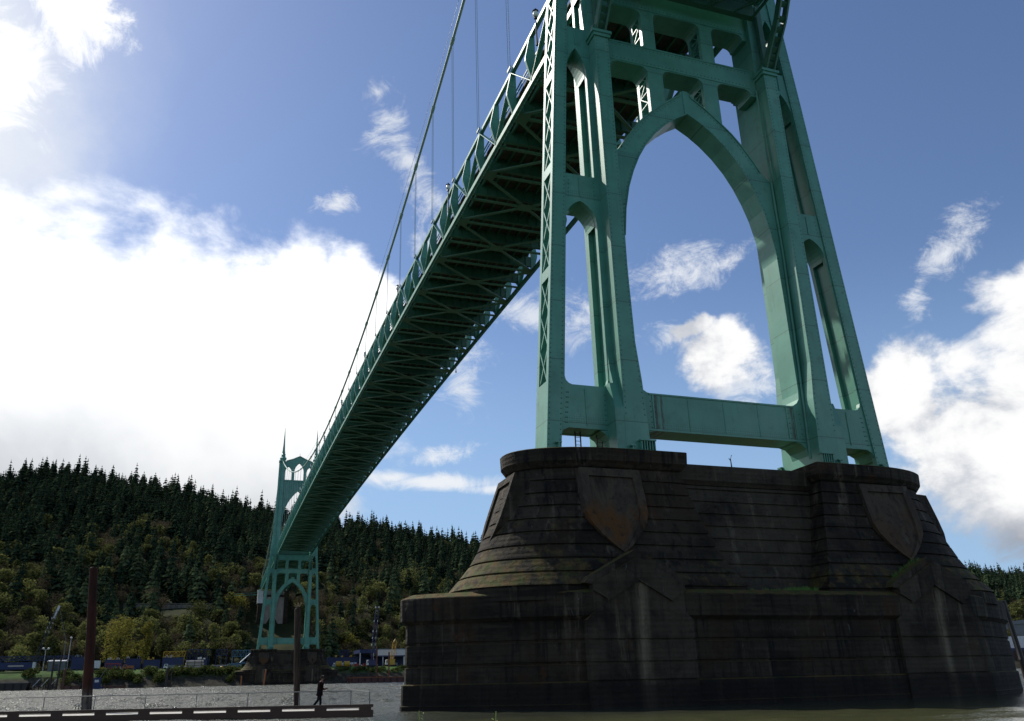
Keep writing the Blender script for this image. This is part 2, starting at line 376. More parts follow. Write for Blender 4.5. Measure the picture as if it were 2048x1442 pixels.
    for s in (1, -1):
        f = (lambda b: b) if s > 0 else (lambda b: b.mirrored())
        lo = f(leg).build('outer_leg', PAINT, T); f(lat).build('lattice', PAINT, lo)
        wo = f(wp).build('leg_web', PAINT, T); f(wm).build('web_diaphragm', PAINT, wo); f(base_knee).build('haunch', PAINT, wo); f(knee2).build('haunch', PAINT, wo)
        for rb in ribs_: f(rb).build('stiffener', PAINT, wo)
        co_ = f(colm).build('inner_leg', PAINT, T); f(up).build('upper_leg', PAINT, T)
        f(capm).build('leg_ledge', PAINT, co_); [f(bk).build('foot_bracket', PAINT, co_) for bk in brs]
        f(post).build('truss_bearing', DECKP, T)
        so = f(sp).build('spire', PAINT, T); f(cp).build('spire_base', PAINT, so)
    # --- between the columns
    b = MB()                                      # base strut with its fillets
    o = [(-7.15, 18.25)] + [(-7.15+.0, 18.25)] + [(6.9, 18.25)]
    o = [(-7.7, ZB+1.2), (-7.1, ZB+1.2)] + [(-7.1+1.1-1.1*math.cos(R(a)), 17.15+1.1*math.sin(R(a))) for a in (0, 30, 60, 90)] + \
        [(6.0+1.1*math.sin(R(a)), 17.15+1.1*math.cos(R(a))) for a in (0, 30, 60, 90)] + [(7.1, ZB+1.2), (7.7, ZB+1.2), (7.7, 22.3), (6.98, 22.3)] + \
        [(6.98-1.0+1.0*math.cos(R(a)), 22.1-1.0*math.sin(R(a))) for a in (20, 45, 70, 90)] + [(-5.98-1.0*math.sin(R(a)), 22.1-1.0*math.cos(R(a))) for a in (0, 20, 45, 70)] + [(-6.98, 22.3), (-7.7, 22.3)]
    b.prism(o, [], 0, 2.0); st = b.build('base_strut', STRUTP, T)
    k = MB()
    for x in (-6.6, -5.9, 5.6, 6.3): k.box(x-.06, x+.06, -.05, .0, 18.4, 21.1)
    k.box(-7, 7, -.07, 0, 18.25, 18.4); k.box(-6.2, 6.2, -.06, 0, 20.98, 21.1)
    for x in (-3, 0, 3): k.box(x-.03, x+.03, -.03, 0, 18.4, 20.98)
    k.build('stiffener', PAINT, st)
    # main arch ring with its jambs
    intr = [(7.0, 22.3), (7.02, 30), (6.98, 34), (6.72, 36.4), (6.28, 38.5), (5.75, 40.1), (5.1, 41.6), (4.3, 43.0), (3.3, 44.3), (2.2, 45.4), (1.1, 46.25), (0, 46.9)]
    ext = [(7.75, 22.3), (7.75, 41.2), (6.6, 42.4), (5.9, 43.6), (5.0, 44.9), (4.2, 45.85), (3.2, 46.8), (2.1, 47.75), (1.1, 48.5), (.55, 48.85), (.45, 49.2), (0, 49.35)]
    poly = ext + [(-x, z) for x, z in ext[:-1]][::-1] + [(-x, z) for x, z in intr[:-1]] + intr[::-1]
    b = MB(); b.prism(poly, [], .003, 1.997); ar = b.build('arch_ring', PAINT, T)
    for s in (1, -1):                             # mouldings along the extrados and intrados
        b = MB()
        for (x0, z0), (x1, z1) in zip(ext[2:-2], ext[3:-1]): b.bar((s*x0, -.02, z0-.12), (s*x1, -.02, z1-.12), .10, .14, (0, 1, 0))
        b.build('moulding', PAINT, ar); b = MB()
        for (x0, z0), (x1, z1) in zip(intr[2:], intr[3:]): b.bar((s*x0, -.02, z0+.06), (s*x1, -.02, z1+.06), .08, .10, (0, 1, 0))
        b.build('moulding', PAINT, ar)
    b = MB(); b.bar((0, -.02, 46.9), (0, -.02, 49.3), .5, .05, (0, 1, 0)); b.build('keystone', PAINT, ar)
    # spandrel and upper posts: front and back plates joined by lattice
    def post_part(x0, x1, z0a, z0b, z1, name):
        m = MB()
        for y0, y1 in ((.008, .42), (1.58, 1.992)):
            m.hexa([(x0, y0, z0a), (x1, y0, z0b), (x1, y1, z0b), (x0, y1, z0a)], [(x0, y0, z1), (x1, y0, z1), (x1, y1, z1), (x0, y1, z1)])
        po = m.build(name, PAINT, T); lt = MB()
        for x, zz0 in ((x0+.06, max(z0a, z0b)+.1), (x1-.06, max(z0a, z0b)+.1)):
            n = max(2, round((z1-zz0)/1.1)); h = (z1-zz0)/n
            for i in range(n):
                a, c = (.42, 1.58) if i % 2 == 0 else (1.58, .42)
                lt.bar((x, a, zz0+i*h), (x, c, zz0+(i+1)*h), .08, .12, (1, 0, 0))
                lt.bar((x, .42, zz0+i*h), (x, 1.58, zz0+i*h), .08, .12, (1, 0, 0))
        lt.build('lattice', PAINT, po)
    for s in (1, -1):
        p = sorted((s*2.0, s*3.45)); za_ = {2.0: 47.6, 3.45: 46.3}
        post_part(p[0], p[1], za_[abs(p[0])], za_[abs(p[1])], 51.1, 'spandrel_post')
        p = sorted((s*2.35, s*3.6)); post_part(p[0], p[1], 53.3, 53.3, 57.2, 'upper_post')
    def beam(z0, z1, name, fil, spans, updown):
        m = MB(); o = [(-7.6, z1)]
        def edge(z, sgn):
            pts = []
            for xa, xb in spans:
                pts += [(xa, z + sgn*fil)] + [(xa + fil - fil*math.cos(R(a)), z + sgn*(fil - fil*math.sin(R(a)))) for a in (30, 60, 90)] + \
                       [(xb - fil + fil*math.sin(R(a)), z + sgn*(fil - fil*math.cos(R(a)))) for a in (0, 30, 60)] + [(xb, z + sgn*fil)]
            return pts
        lo = [(-7.6, z0 - fil)] + edge(z0, -1) + [(7.6, z0 - fil)] if updown[0] else [(-7.6, z0), (7.6, z0)]
        hi = [(-7.6, z1 + fil)] + edge(z1, 1) + [(7.6, z1 + fil)] if updown[1] else [(-7.6, z1), (7.6, z1)]
        m.prism(lo + hi[::-1], [], 0, 2.0); bo = m.build(name, PAINT, T)
        k = MB(); k.box(-7, 7, -.05, 0, z0+.1, z0+.2); k.box(-7, 7, -.05, 0, z1-.2, z1-.1); k.build('flange', PAINT, bo)
    low = [(-6.95, -3.45), (-2.0, 2.0), (3.45, 6.95)]; hig = [(-6.95, -3.6), (-2.35, 2.35), (3.6, 6.95)]
    m = MB()
    beam(51.1, 53.3, 'cross_beam', .65, low, (1, 0))
    beam(57.3, 60.0, 'top_beam', .6, hig, (1, 0))
    rv = MB()
    def rivets(pts, y, sp_=.36, s=.095):
        for (x0, z0), (x1, z1) in zip(pts, pts[1:]):
            n = max(1, int(math.hypot(x1-x0, z1-z0)/sp_))
            for k in range(n):
                x, z = lerp(x0, x1, k/n), lerp(z0, z1, k/n); h = s/2
                rv.add([(x-h, y, z-h), (x+h, y, z-h), (x+h, y, z+h), (x-h, y, z+h), (x, y-.045, z)], [(0, 1, 4), (1, 2, 4), (2, 3, 4), (3, 0, 4)])
    for s in (-1, 1):
        zz_ = [16.3, 22, 34, 50.5, 60]
        rivets([(s*(ai(z)+.13), z) for z in zz_], -.12); rivets([(s*(ao(z)-.13), z) for z in zz_], -.12)
        rivets([(s*(ci(z)+.14), z) for z in Zc[2:]], -1.2); rivets([(s*(co(z)-.14), z) for z in Zc[2:]], -1.2)
        rivets([(s*(ai(z)-.30), z) for z in (18.4, 21)], 0); rivets([(s*(ai(z)-.42), z) for z in (18.4, 21)], 0); rivets([(s*(ai(z)-.30), z) for z in (36.8, 38.6)], 0); rivets([(s*9.75, z) for z in (18.4, 21)], 0); rivets([(s*9.4, z) for z in (36.8, 38.7)], 0)
        for x in (6.75, 6.1, 5.75): rivets([(s*x, 18.5), (s*x, 20.9)], 0)
        rivets([(s*(x+.16), z+.1) for x, z in intr[1:-1]], .003); rivets([(s*(x-.3), z-.2) for x, z in ext[2:-3]], .003)
        for z in (51.5, 52.9, 57.7, 59.6): rivets([(s*.1, z), (s*7, z)], 0)
    tag(rv.build('rivet_rows', RIVET, T), kind='stuff')
    # --- upper portal above the roadway
    b = MB()
    pa = pointed(-7.0, 7.0, 76.0, 91.8, 12)
    out = [(-7.5, 64), (-7.0, 64)] + pa + [(7.0, 64), (7.5, 64), (7.5, 106.6), (6.3, 106.9), (3.4, 107.9), (0, 109.5), (-3.4, 107.9), (-6.3, 106.9), (-7.5, 106.6)]
    def win(xl, xr, zs_, za_): return [(xl, 97.3)] + pointed(xl, xr, zs_, za_, 6) + [(xr, 97.3)]
    b.prism(out, [win(-6.9, -3.6, 101.2, 104.2), win(-2.3, 2.3, 101.6, 106.2), win(3.6, 6.9, 101.2, 104.2)], 0.3, 1.7)
    po = b.build('upper_portal', PAINT, T)
    b = MB()
    for k_ in range(-8, 9):
        x = k_*.85; zb = 92.4 if abs(x) < .5 else interp([(0, 92.3), (2.5, 90.6), (4.5, 87), (6, 82), (7.1, 76)], abs(x))
        b.box(x-.07, x+.07, .12, .3, zb, 96.5)
    b.build('fluting', PAINT, po); b = MB(); b.box(-7.3, 7.3, .02, .31, 96.5, 97.1); b.build('sill', PAINT, po); b = MB()
    for (x0, z0), (x1, z1) in zip(pa, pa[1:]): b.bar((x0, .2, z0), (x1, .2, z1), .35, .6, (0, 1, 0))
    b.build('moulding', PAINT, po); b = MB(); g = [(-6.6, 107.0), (-3.4, 108.1), (0, 109.75), (3.4, 108.1), (6.6, 107.0)]
    for (x0, z0), (x1, z1) in zip(g, g[1:]): b.bar((x0, 1, z0), (x1, 1, z1), 2.0, .35)
    b.build('cornice', PAINT, po); b = MB(); b.bar((0, 1, 109.7), (0, 1, 111.3), .14); b.build('finial', PAINT, po)
    return T
near_tower = make_tower()
tag(near_tower, 'huge green steel tower with pointed arch on the nearest dark concrete pier', 'bridge tower', 'green towers of the suspension bridge')
far_tower = copy_tree(near_tower); far_tower.location = (0, L, 0)
tag(far_tower, 'small distant green tower with two spires at the far end of bridge', 'bridge tower')

# ------------------------------------------------------------------ piers
PC = 1.1             # pier centre line in Y
def profile(z):      # concave flare of the pedestal
    return interp([(7.0, 4.1), (7.6, 3.55), (8.4, 2.85), (9.2, 2.32), (10.3, 1.82), (11.5, 1.22), (13.0, .62), (14.0, .28), (14.8, 0)], z)
def grooves(z0, z1, step, g=.10):
    zz = []; z = z0
    while z < z1 - 1e-6:
        n = min(z + step, z1); zz += [(z + g*.5, 0), (n - g*.5, 0)]
        if n < z1 - 1e-6: zz += [(n - g*.42, -.12), (n + g*.42, -.12)]
        z = n
    return zz
def make_pier():
    P = empty('bridge_pier')
    def plinth_ring(z, off):
        pts = []
        # boat shaped plan: straight flanks, tapering to rounded noses
        half = [(13.8, 6.15), (15.2, 5.72), (17.4, 4.62), (19.4, 3.52), (21.4, 2.30), (22.8, 1.30), (23.7, .60), (23.98, .25), (24.0, 0)]
        for s in (1, -1):
            half2 = [(x-.35*(x-13)/10.8, y) for x, y in half]; seq = [(x, -y) for x, y in half2] + [(x, y) for x, y in half2[:-1]][::-1]
            for x, y in seq:
                l = math.hypot(x-8, y*1.2); pts.append((s*(x + off*(x-8)/l*1.1), PC + s*(y + off*y*1.2/l*1.1), z))
        return pts
    b = MB(); rings = []
    for z, d in [(-3, .30), (WZ-.1, .27), (WZ+.25, .27), (WZ+.3, .22), (1.55, .20), (1.62, .05)]: rings.append(plinth_ring(z, d))
    for z, d in [(2.52, .04), (2.54, -.10), (2.67, -.10), (2.69, .02), (3.74, .0), (3.76, -.11), (3.90, -.11), (3.92, 0), (4.95, -.02)]: rings.append(plinth_ring(z, d))
    b.loft(rings); b.build('plinth', CONC, P, recalc=True, sharp=28)
    b = MB(); rings = [plinth_ring(z, d) for z, d in ((4.95, .02), (5.18, .30), (6.44, .32), (6.50, .28), (6.76, -.30), (6.84, -1.3))]
    b.loft(rings); b.build('coping', CONC, P, recalc=True, sharp=28)
    # two flared pedestals with caps
    def ped_ring(z, o, d=0, s=1):
        xo = 16.75 + o + d; xi = 5.75 - .66*o - d; yf = 3.45 + .60*o + d; pts = []
        rx = 7.6
        pts.append((xi, -yf)); pts.append((xi + 2.2, -yf)); 
        for i in range(25):
            a = -math.pi/2 + math.pi*i/24
            c = abs(math.cos(a))**.92; sn = math.copysign(abs(math.sin(a))**.92, math.sin(a))
            pts.append((xo - rx + rx*c, yf*sn))
        pts.append((xi + 2.2, yf)); pts.append((xi, yf))
        return [(s*x, PC + y, z) for x, y in pts][::s]
    for s in (1, -1):
        b = MB(); zz = grooves(6.03, 14.75, .87, .13)
        b.loft([ped_ring(z, profile(z), d, s) for z, d in zz]); b.build('pedestal', CONC, P, recalc=True, sharp=28)
        b = MB(); b.loft([ped_ring(z, 0, d, s) for z, d in ((14.7, -.1), (14.74, .12), (15.15, .42), (15.95, .46), (16.0, .40), (16.03, .1), (16.04, -.6))])
        b.build('cap', CONC, P, recalc=True, sharp=28)
    # connecting wall between the pedestals, set back
    b = MB(); w = 6.0
    for side in (0,):
        rings = []
        for z, d in grooves(6.03, 14.2, .87, .13):
            y = 2.15 + .42*profile(z) + d; rings.append([(-w, PC-y, z), (w, PC-y, z), (w, PC+y, z), (-w, PC+y, z)])
        b.loft(rings)
        b.loft([[(-w, PC-y, z), (w, PC-y, z), (w, PC+y, z), (-w, PC+y, z)] for z, y in ((14.2, 2.2), (14.5, 2.45), (15.55, 2.5), (15.6, 2.4))])
    b.build('connecting_wall', CWALL, P, recalc=True)
    # gabled buttresses and shields, front and back
    def place(mb, fb):
        o = MB(); o.v = [(x, y if fb < 0 else 2*PC - y, z) for x, y, z in mb.v]; o.f = [f if fb < 0 else f[::-1] for f in mb.f]; o.m = list(mb.m); return o
    for sx in (-1, 1):
        cx = sx*11.05
        for fb in (-1, 1):
            yF = PC - 6.42
            g = MB()
            for z0, z1 in ((-2, 1.58), (1.66, 2.55), (2.66, 3.77), (3.89, 4.93)): g.box(cx-3.45, cx+3.45, yF-(.05 if z0 < 0 else 0), PC-2.8, z0, z1)
            g.box(cx-3.40, cx+3.40, yF+.12, PC-2.8, 1.5, 4.95)
            g.prism([(cx-3.45, 4.93), (cx+3.45, 4.93), (cx+3.0, 5.35), (cx+3.0, 6.9), (cx+3.5, 7.0), (cx+3.2, 7.35), (cx, 9.0), (cx-3.2, 7.35), (cx-3.5, 7.0), (cx-3.0, 6.9), (cx-3.0, 5.35)], [], yF-.01, PC-2.8)
            go = place(g, fb).build('buttress', BUTT, P)
            g = MB()      # raised chevron above the pointed panel
            g.prism([(cx-2.15, 5.95), (cx-2.15, 6.10), (cx-3.0, 6.55), (cx-3.0, 6.95), (cx, 8.55), (cx+3.0, 6.95), (cx+3.0, 6.55), (cx+2.15, 6.10), (cx+2.15, 5.95), (cx, 7.15)], [], yF-.16, yF+.02)
            g.prism([(cx-.10, 6.2), (cx+.10, 6.2), (cx+.08, 6.75), (cx, 6.9), (cx-.08, 6.75)], [], yF-.08, yF+.02)
            place(g, fb).build('gable', BUTT, go)
            g = MB()      # course joints as thin proud lips on the buttress face
            # shield
            def outline(k, zt):
                return [(-2.15*k, zt), (2.15*k, zt), (2.2*k, 12.6), (2.15*k, 11.6), (1.9*k, 10.9), (1.3*k, 10.1+.15*(1-k)), (.55*k, 9.4+.35*(1-k)), (0, 9.0+.6*(1-k)), (-.55*k, 9.4+.35*(1-k)), (-1.3*k, 10.1+.15*(1-k)), (-1.9*k, 10.9), (-2.15*k, 11.6), (-2.2*k, 12.6)]
            sh = MB(); o1 = outline(1, 14.6); o2 = outline(.74, 14.05)
            tilt = lambda z: PC - 3.45 - .20 - .25*(14.7-z)
            n = len(o1)
            vs = [(cx+x, tilt(z), z) for x, z in o1] + [(cx+x, tilt(z), z) for x, z in o2] + [(cx+x*.97, tilt(z)+.16, z) for x, z in o2] + [(cx+x*1.04, tilt(z)+1.3, z) for x, z in o1]
            fs = [(i, (i+1) % n, n+(i+1) % n, n+i) for i in range(n)] + [(n+i, n+(i+1) % n, 2*n+(i+1) % n, 2*n+i) for i in range(n)] + [tuple(2*n+i for i in range(n))] + [((i+1) % n, i, 3*n+i, 3*n+(i+1) % n) for i in range(n)]
            sh.add(vs, fs); place(sh, fb).build('shield', SHIELD, P, recalc=True)
        # shield on the rounded end
        sh = MB(); vs = []
        tx = lambda z: 16.72 + .36*(14.7-z) + .15
        o1 = [(x*.8, z) for x, z in outline(1, 14.5)]; o2 = [(x*.8, z) for x, z in outline(.74, 14.0)]
        vs = [(tx(z), PC+x, z) for x, z in o1] + [(tx(z), PC+x, z) for x, z in o2] + [(tx(z)-.16, PC+x, z) for x, z in o2] + [(tx(z)-2.2, PC+x*1.25, z) for x, z in o1]
        sh.add([(sx*x, y, z) for x, y, z in vs], fs); sh.build('shield', CONC, P, recalc=True)
    return P
near_pier = make_pier()
tag(near_pier, 'massive dark stained concrete pier with moss and shields under the nearest tower', 'bridge pier', 'concrete piers in the river')
far_pier = copy_tree(near_pier); far_pier.location = (0, L, 0)
tag(far_pier, 'small dark concrete pier under distant tower by the far riverbank', 'bridge pier')
# green tufts along the ledge of the near pier
b = MB(); gr = random.Random(3)
def tuft(x, y, z, h, n, mb):
    for _ in range(n):
        a = gr.uniform(0, 6.28); r = gr.uniform(0, .25); hh = h*gr.uniform(.4, 1); px, py = x + r*math.cos(a), y + r*math.sin(a)
        dx, dy = gr.uniform(-.3, .3)*hh, gr.uniform(-.3, .3)*hh; w = .035
        mb.add([(px-w, py, z-.05), (px+w, py, z-.05), (px+dx, py+dy, z+hh)], [(0, 1, 2)])
def ledge_y(x): return PC - (6.1 if abs(x) < 13.8 else interp([(13.8, 6.1), (17.4, 4.6), (21.2, 2.6)], abs(x))) + .95
for _ in range(70):
    x = gr.uniform(-20.5, -14.6); tuft(x, ledge_y(x) + gr.uniform(-.1, .5), 6.78, gr.uniform(.10, .26), 8, b)
for _ in range(60):
    x = gr.gauss(-15.7, .55); tuft(x, ledge_y(x) + gr.uniform(-.1, .5), 6.78, gr.uniform(.2, .65), 9, b)
for cx_, sd_, n_, h_ in ((-7.3, .35, 40, .6), (-5, 1.2, 30, .22), (-1, 1.5, 40, .25), (1.8, .8, 60, .42), (5.5, 1.3, 60, .4), (7.2, .7, 40, .55), (13.9, .5, 40, .6), (16, .6, 26, .4)):
    for _ in range(n_):
        x = gr.gauss(cx_, sd_)
        if 8 < x < 13 or -14 < x < -8: continue
        tuft(x, ledge_y(x) + gr.uniform(-.1, .9), 6.78, h_*gr.uniform(.4, 1.1), 8, b)
for _ in range(60):
    q_ = gr.uniform(.1, 2.6); tuft(11.05-q_, PC-6.0+gr.uniform(.2, 1.8), 9.0-.52*q_-.05, gr.uniform(.12, .4), 7, b)
tag(b.build('ledge_grass', GRASSM), 'bright green grass growing along the ledge of the near pier', 'grass', kind='stuff')

# ------------------------------------------------------------------ suspended deck
def camber(y): 
    if 0 <= y <= L: return 60.1 + 2.6*(1-((y-L/2)/(L/2))**2)
    d = -y if y < 0 else y-L
    return 60.1 - .035*d
TX = 7.9
def make_span(ys, label_truss):
    """ys: panel points; even index = mid node, odd = suspender node"""
    D = empty('deck_span', (0, 0, 0))
    def run(x0, x1, z0, z1, name, m):
        b = MB()
        for a, c in zip(ys, ys[1:]):
            za, zc = camber(a), camber(c)
            b.hexa([(x0, a, za+z0), (x1, a, za+z0), (x1, c, zc+z0), (x0, c, zc+z0)], [(x0, a, za+z1), (x1, a, za+z1), (x1, c, zc+z1), (x0, c, zc+z1)])
        return b.build(name, m, D)
    for s in (-1, 1):
        lo, hi = sorted((s*(TX-.22), s*(TX+.22)))
        run(lo, hi, -.34, .26, 'bottom_chord', PAINT); run(lo, hi, 5.75, 6.15, 'top_chord', PAINT)
        # perforated cover plate line along the lower chord
        c = MB()
        for a, d in zip(ys, ys[1:]):
            for k in range(9):
                y0 = a + (d-a)*(k+.2)/9; y1 = a + (d-a)*(k+.8)/9; zz = camber(y0)
                x = s*(TX-.12); c.bar((x, y0, zz-.50), (x, y1, camber(y1)-.50), .05, .20)
        tag(c.build('chord_lacing', PAINT, D), kind='stuff')
        run(*sorted((s*(TX-.5), s*(TX-.62))), 3.9, 4.0, 'handrail', PAINT); run(*sorted((s*(TX-.5), s*(TX-.62))), 3.3, 3.36, 'handrail', PAINT)
        run(*sorted((s*6.0, s*7.3)), 2.75, 2.95, 'sidewalk', SLAB)
    run(-6.6, 6.6, 2.45, 2.78, 'roadway_slab', SLAB)
    for k in range(9):
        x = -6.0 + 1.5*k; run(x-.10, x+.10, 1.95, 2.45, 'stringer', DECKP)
    # one of each repeated member, copied along the span
    def unit(f, name, m, y, parent=D):
        b = MB(); f(b); return b.build(name, m, parent, loc=(0, y, camber(y)))
    def vert(s):
        def f(b):
            ex = s*(TX-.30)
            prof = [(-.3, .40), (2.5, 1.12), (2.9, 1.12), (5.8, .55)]
            for (z0, w0), (z1, w1) in zip(prof, prof[1:]):
                x00, x01 = sorted((ex, ex + s*w0)); x10, x11 = sorted((ex, ex + s*w1))
                b.hexa([(x00, -.16, z0), (x01, -.16, z0), (x01, .16, z0), (x00, .16, z0)], [(x10, -.16, z1), (x11, -.16, z1), (x11, .16, z1), (x10, .16, z1)])
        return f
    def fbeam(b):
        b.box(-7.6, 7.6, -.05, .05, .75, 2.44); b.box(-7.6, 7.6, -.22, .22, .68, .75)
        for k in range(-5, 6): b.box(k*1.35-.03, k*1.35+.03, -.16, .16, .75, 2.40)
    def lstrut(b): b.box(-7.7, 7.7, -.20, .20, -.22, -.02)
    vo = {}; protos = {}
    def rep(key, f, name, m, y):
        if key not in protos:
            o = unit(f, name, m, y); protos[key] = o
        else:
            o = protos[key].copy(); COL.objects.link(o); o.location = (0, y, camber(y))
        return o
    far_v = MB(); far_d = MB()
    for i, y in enumerate(ys):
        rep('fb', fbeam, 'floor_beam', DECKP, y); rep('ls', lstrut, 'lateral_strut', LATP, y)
        for s in (-1, 1):
            if i < 50: rep(('v', s), vert(s), 'vertical_post', PAINT, y)
            else:
                k = MB(); vert(s)(k); far_v.add([(a, bb+y, c+camber(y)) for a, bb, c in k.v], k.f)
    for i, (a, c) in enumerate(zip(ys, ys[1:])):
        up_at_c = (i % 2 == 0)         # odd nodes carry the suspenders: diagonals rise to them
        za, zc = camber(a), camber(c)
        for s in (-1, 1):
            p, q = ((s*TX, a, za+.1), (s*TX, c, zc+5.8)) if up_at_c else ((s*TX, a, za+5.8), (s*TX, c, zc+.1))
            b = MB() if i < 50 else far_d
            b.bar((p[0]+.10, p[1], p[2]), (q[0]+.10, q[1], q[2]), .07, .32, (1, 0, 0)); b.bar((p[0]-.13, p[1], p[2]), (q[0]-.13, q[1], q[2]), .07, .32, (1, 0, 0))
            if i < 50: b.build('diagonal', PAINT, D)
    if far_v.v: tag(far_v.build('vertical_post', PAINT, D), kind='stuff')
    if far_d.v: tag(far_d.build('diagonal', PAINT, D), kind='stuff')
    odd = ys[1::2]
    for a, c in zip(odd, odd[1:]):
        b = MB(); za, zc = camber(a)-.14, camber(c)-.14; m_ = ((a+c)/2, (za+zc)/2)
        b.bar((-TX, a, za), (TX, c, zc), .38, .16); b.bar((TX, a, za-.02), (-TX, c, zc-.02), .38, .16)
        b.box(-1.0, 1.0, m_[0]-.8, m_[0]+.8, m_[1]-.10, m_[1]-.085)
        for s in (-1, 1):
            x0, x1 = sorted((s*(TX-.2), s*(TX-1.7))); b.box(x0, x1, a-.9, a+.9, za-.11, za-.095)
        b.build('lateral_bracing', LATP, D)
    return D
main_ys = [3 + 6*j for j in range(61)]
span = make_span(main_ys, '')
tag(span, 'long green truss deck of the main span crossing the river to distant tower', 'bridge deck', 'truss deck spans')
side1 = make_span([-1.5 - 6*j for j in range(22)][::-1], '')
tag(side1, 'dark truss deck overhead at top of frame in front of near tower', 'bridge deck', 'truss deck spans')
b = MB(); b.box(-7.3, 7.3, -1.62, -1.50, 57.95, 62.6); b.box(-7.3, 7.3, -1.85, -1.3, 57.8, 57.95)
for k in range(-5, 6): b.box(k*1.3-.04, k*1.3+.04, -1.50, -1.34, 57.95, 62)
b.build('end_girder', DECKP, side1)
b = MB(); b.box(-7.3, 7.3, -5.0, -4.8, 57.7, 57.95); b.box(-7.3, 7.3, -9.4, -9.2, 57.7, 57.95)
for k in range(-3, 3): b.bar((k*2.4, -1.6, 57.86), (k*2.4+2.4, -4.9, 57.86), .16); b.bar((k*2.4+2.4, -4.9, 57.86), (k*2.4, -9.3, 57.86), .16)
for x in (-7, -2.4, 2.4, 7): b.bar((x, -1.6, 57.84), (x, -9.3, 57.84), .2); b.bar((x, -5, 57.8), (x, -5, 60.3), .14)
for z in (58.6, 59.1, 59.6): b.bar((-7.3, -2.4, z), (7.3, -2.4, z), .06)
b.build('wind_bracing', DECKP, side1)
side2 = make_span([L + 3.5 + 6*j for j in range(22)], '')
tag(side2, 'short far deck span beyond distant tower leading to concrete pylon', 'bridge deck', 'truss deck spans')

# ------------------------------------------------------------------ cables, suspenders, lamps
CX = 8.3; ZTOP = 107.0; ZMID = 71.2
def cz(y):
    if 0 <= y-1 <= L: return ZMID + (ZTOP-ZMID)*((y-1-L/2)/(L/2))**2
    d = 1-y if y < 1 else y-1-L
    return ZTOP - (ZTOP-63.5)*(d/131) - .0021*d*(131-d)
def cable(y0, y1, s, label):
    n = int(abs(y1-y0)/4)+1; path = [(s*CX, lerp(y0, y1, i/n), cz(lerp(y0, y1, i/n))) for i in range(n+1)]
    b = MB(); b.tube(path, .215, 10); o = b.build('main_cable', CABLE, None, smooth=True)
    tag(o, label, 'cable', 'main suspension cables')
    h = MB(); h.tube([(x+s*.55, y, z+.95) for x, y, z in path], .028, 5); h.build('hand_rope', ROPE, o)
    return o
sus_y = main_ys[1::2]
names = {(-1, 0): 'thick green main cable sweeping down on the left of the main span', (1, 0): 'main cable on right side of main span, mostly hidden behind the deck'}
cab = {}
for s in (-1, 1):
    cab[s] = cable(1, L+1, s, names[(s, 0)])
    cable(1, -130, s, 'main cable of overhead side span, %s of the near tower top' % ('left' if s < 0 else 'right'))
    cable(L+1, L+131, s, 'thin distant cable falling from far tower, %s one' % ('left' if s < 0 else 'right'))
    for y in sus_y: b = MB(); b.tube([(s*CX, y-.55, cz(y-.55)), (s*CX, y+.55, cz(y+.55))], .31, 10); b.build('cable_band', CABLE, cab[s])
def suspender(s, y, zt, zb):
    b = MB()
    for dy in (-.34, .34): b.tube([(s*CX, y+dy, zt), (s*CX, y+dy, zb)], .032, 5)
    b.bar((s*CX, y-.5, zb+.25), (s*CX, y+.5, zb+.25), .18, .3)
    return b.build('suspender', ROPE)
for s in (-1, 1):
    for y in sus_y:
        o = suspender(s, y, cz(y)-.15, camber(y)+6.0)
        tag(o, 'thin paired wire ropes hanging from the %s main cable to the main span truss' % ('left' if s < 0 else 'right'), 'suspender', 'suspender ropes of %s main cable' % ('left' if s < 0 else 'right'))
    for y in [L + 9.5 + 12*k for k in range(10)]:
        o = suspender(s, y, cz(y)-.15, camber(y)+6.0); tag(o, 'wire ropes hanging behind the distant tower on %s far cable' % ('left' if s < 0 else 'right'), 'suspender', 'suspender ropes beyond distant tower, %s cable' % ('left' if s < 0 else 'right'))
def lamp():
    T = empty('street_lamp')
    b = MB(); b.tube([(0,0,0), (0,0,.7), (0,0,3.6)], [.14, .10, .06], 8); b.tube([(0,0,3.5), (0,0,3.75)], [.2, .12], 8); b.build('pole', BLACK, T)
    b = MB(); b.tube([(0,0,3.75), (0,0,3.9), (0,0,4.35), (0,0,4.5)], [.16, .30, .26, .12], 10); b.build('lantern', GLASS, T, smooth=True)
    b = MB(); b.tube([(0,0,4.5), (0,0,4.62), (0,0,4.9)], [.34, .2, .03], 10); b.build('lamp_cap', BLACK, T)
    return T
lp = None
for s in (-1, 1):
    for i, y in enumerate([12.9 + 35.3*k for k in range(10)]):
        if lp is None: lp = lamp(); o = lp
        else: o = copy_tree(lp)
        o.location = (s*8.15, y, camber(y)+2.95)
        tag(o, 'old style lantern post on %s edge of bridge deck%s' % ('left' if s < 0 else 'right', (', nearest to the tower' if i == 0 else ', second from near tower' if i == 1 else ', third from near tower' if i == 2 else '')), 'street lamp', 'lantern posts along the bridge deck')
b = MB(); b.tube([(TX, 101.5, camber(101.5)-.3), (TX, 101.5, camber(101.5)-1.3)], .06, 6); b.tube([(TX, 101.5, camber(101.5)-1.3), (TX, 101.5, camber(101.5)-1.7)], .13, 8)
tag(b.build('navigation_light', BLACK), 'small navigation light hanging under right lower chord of main span', 'light')
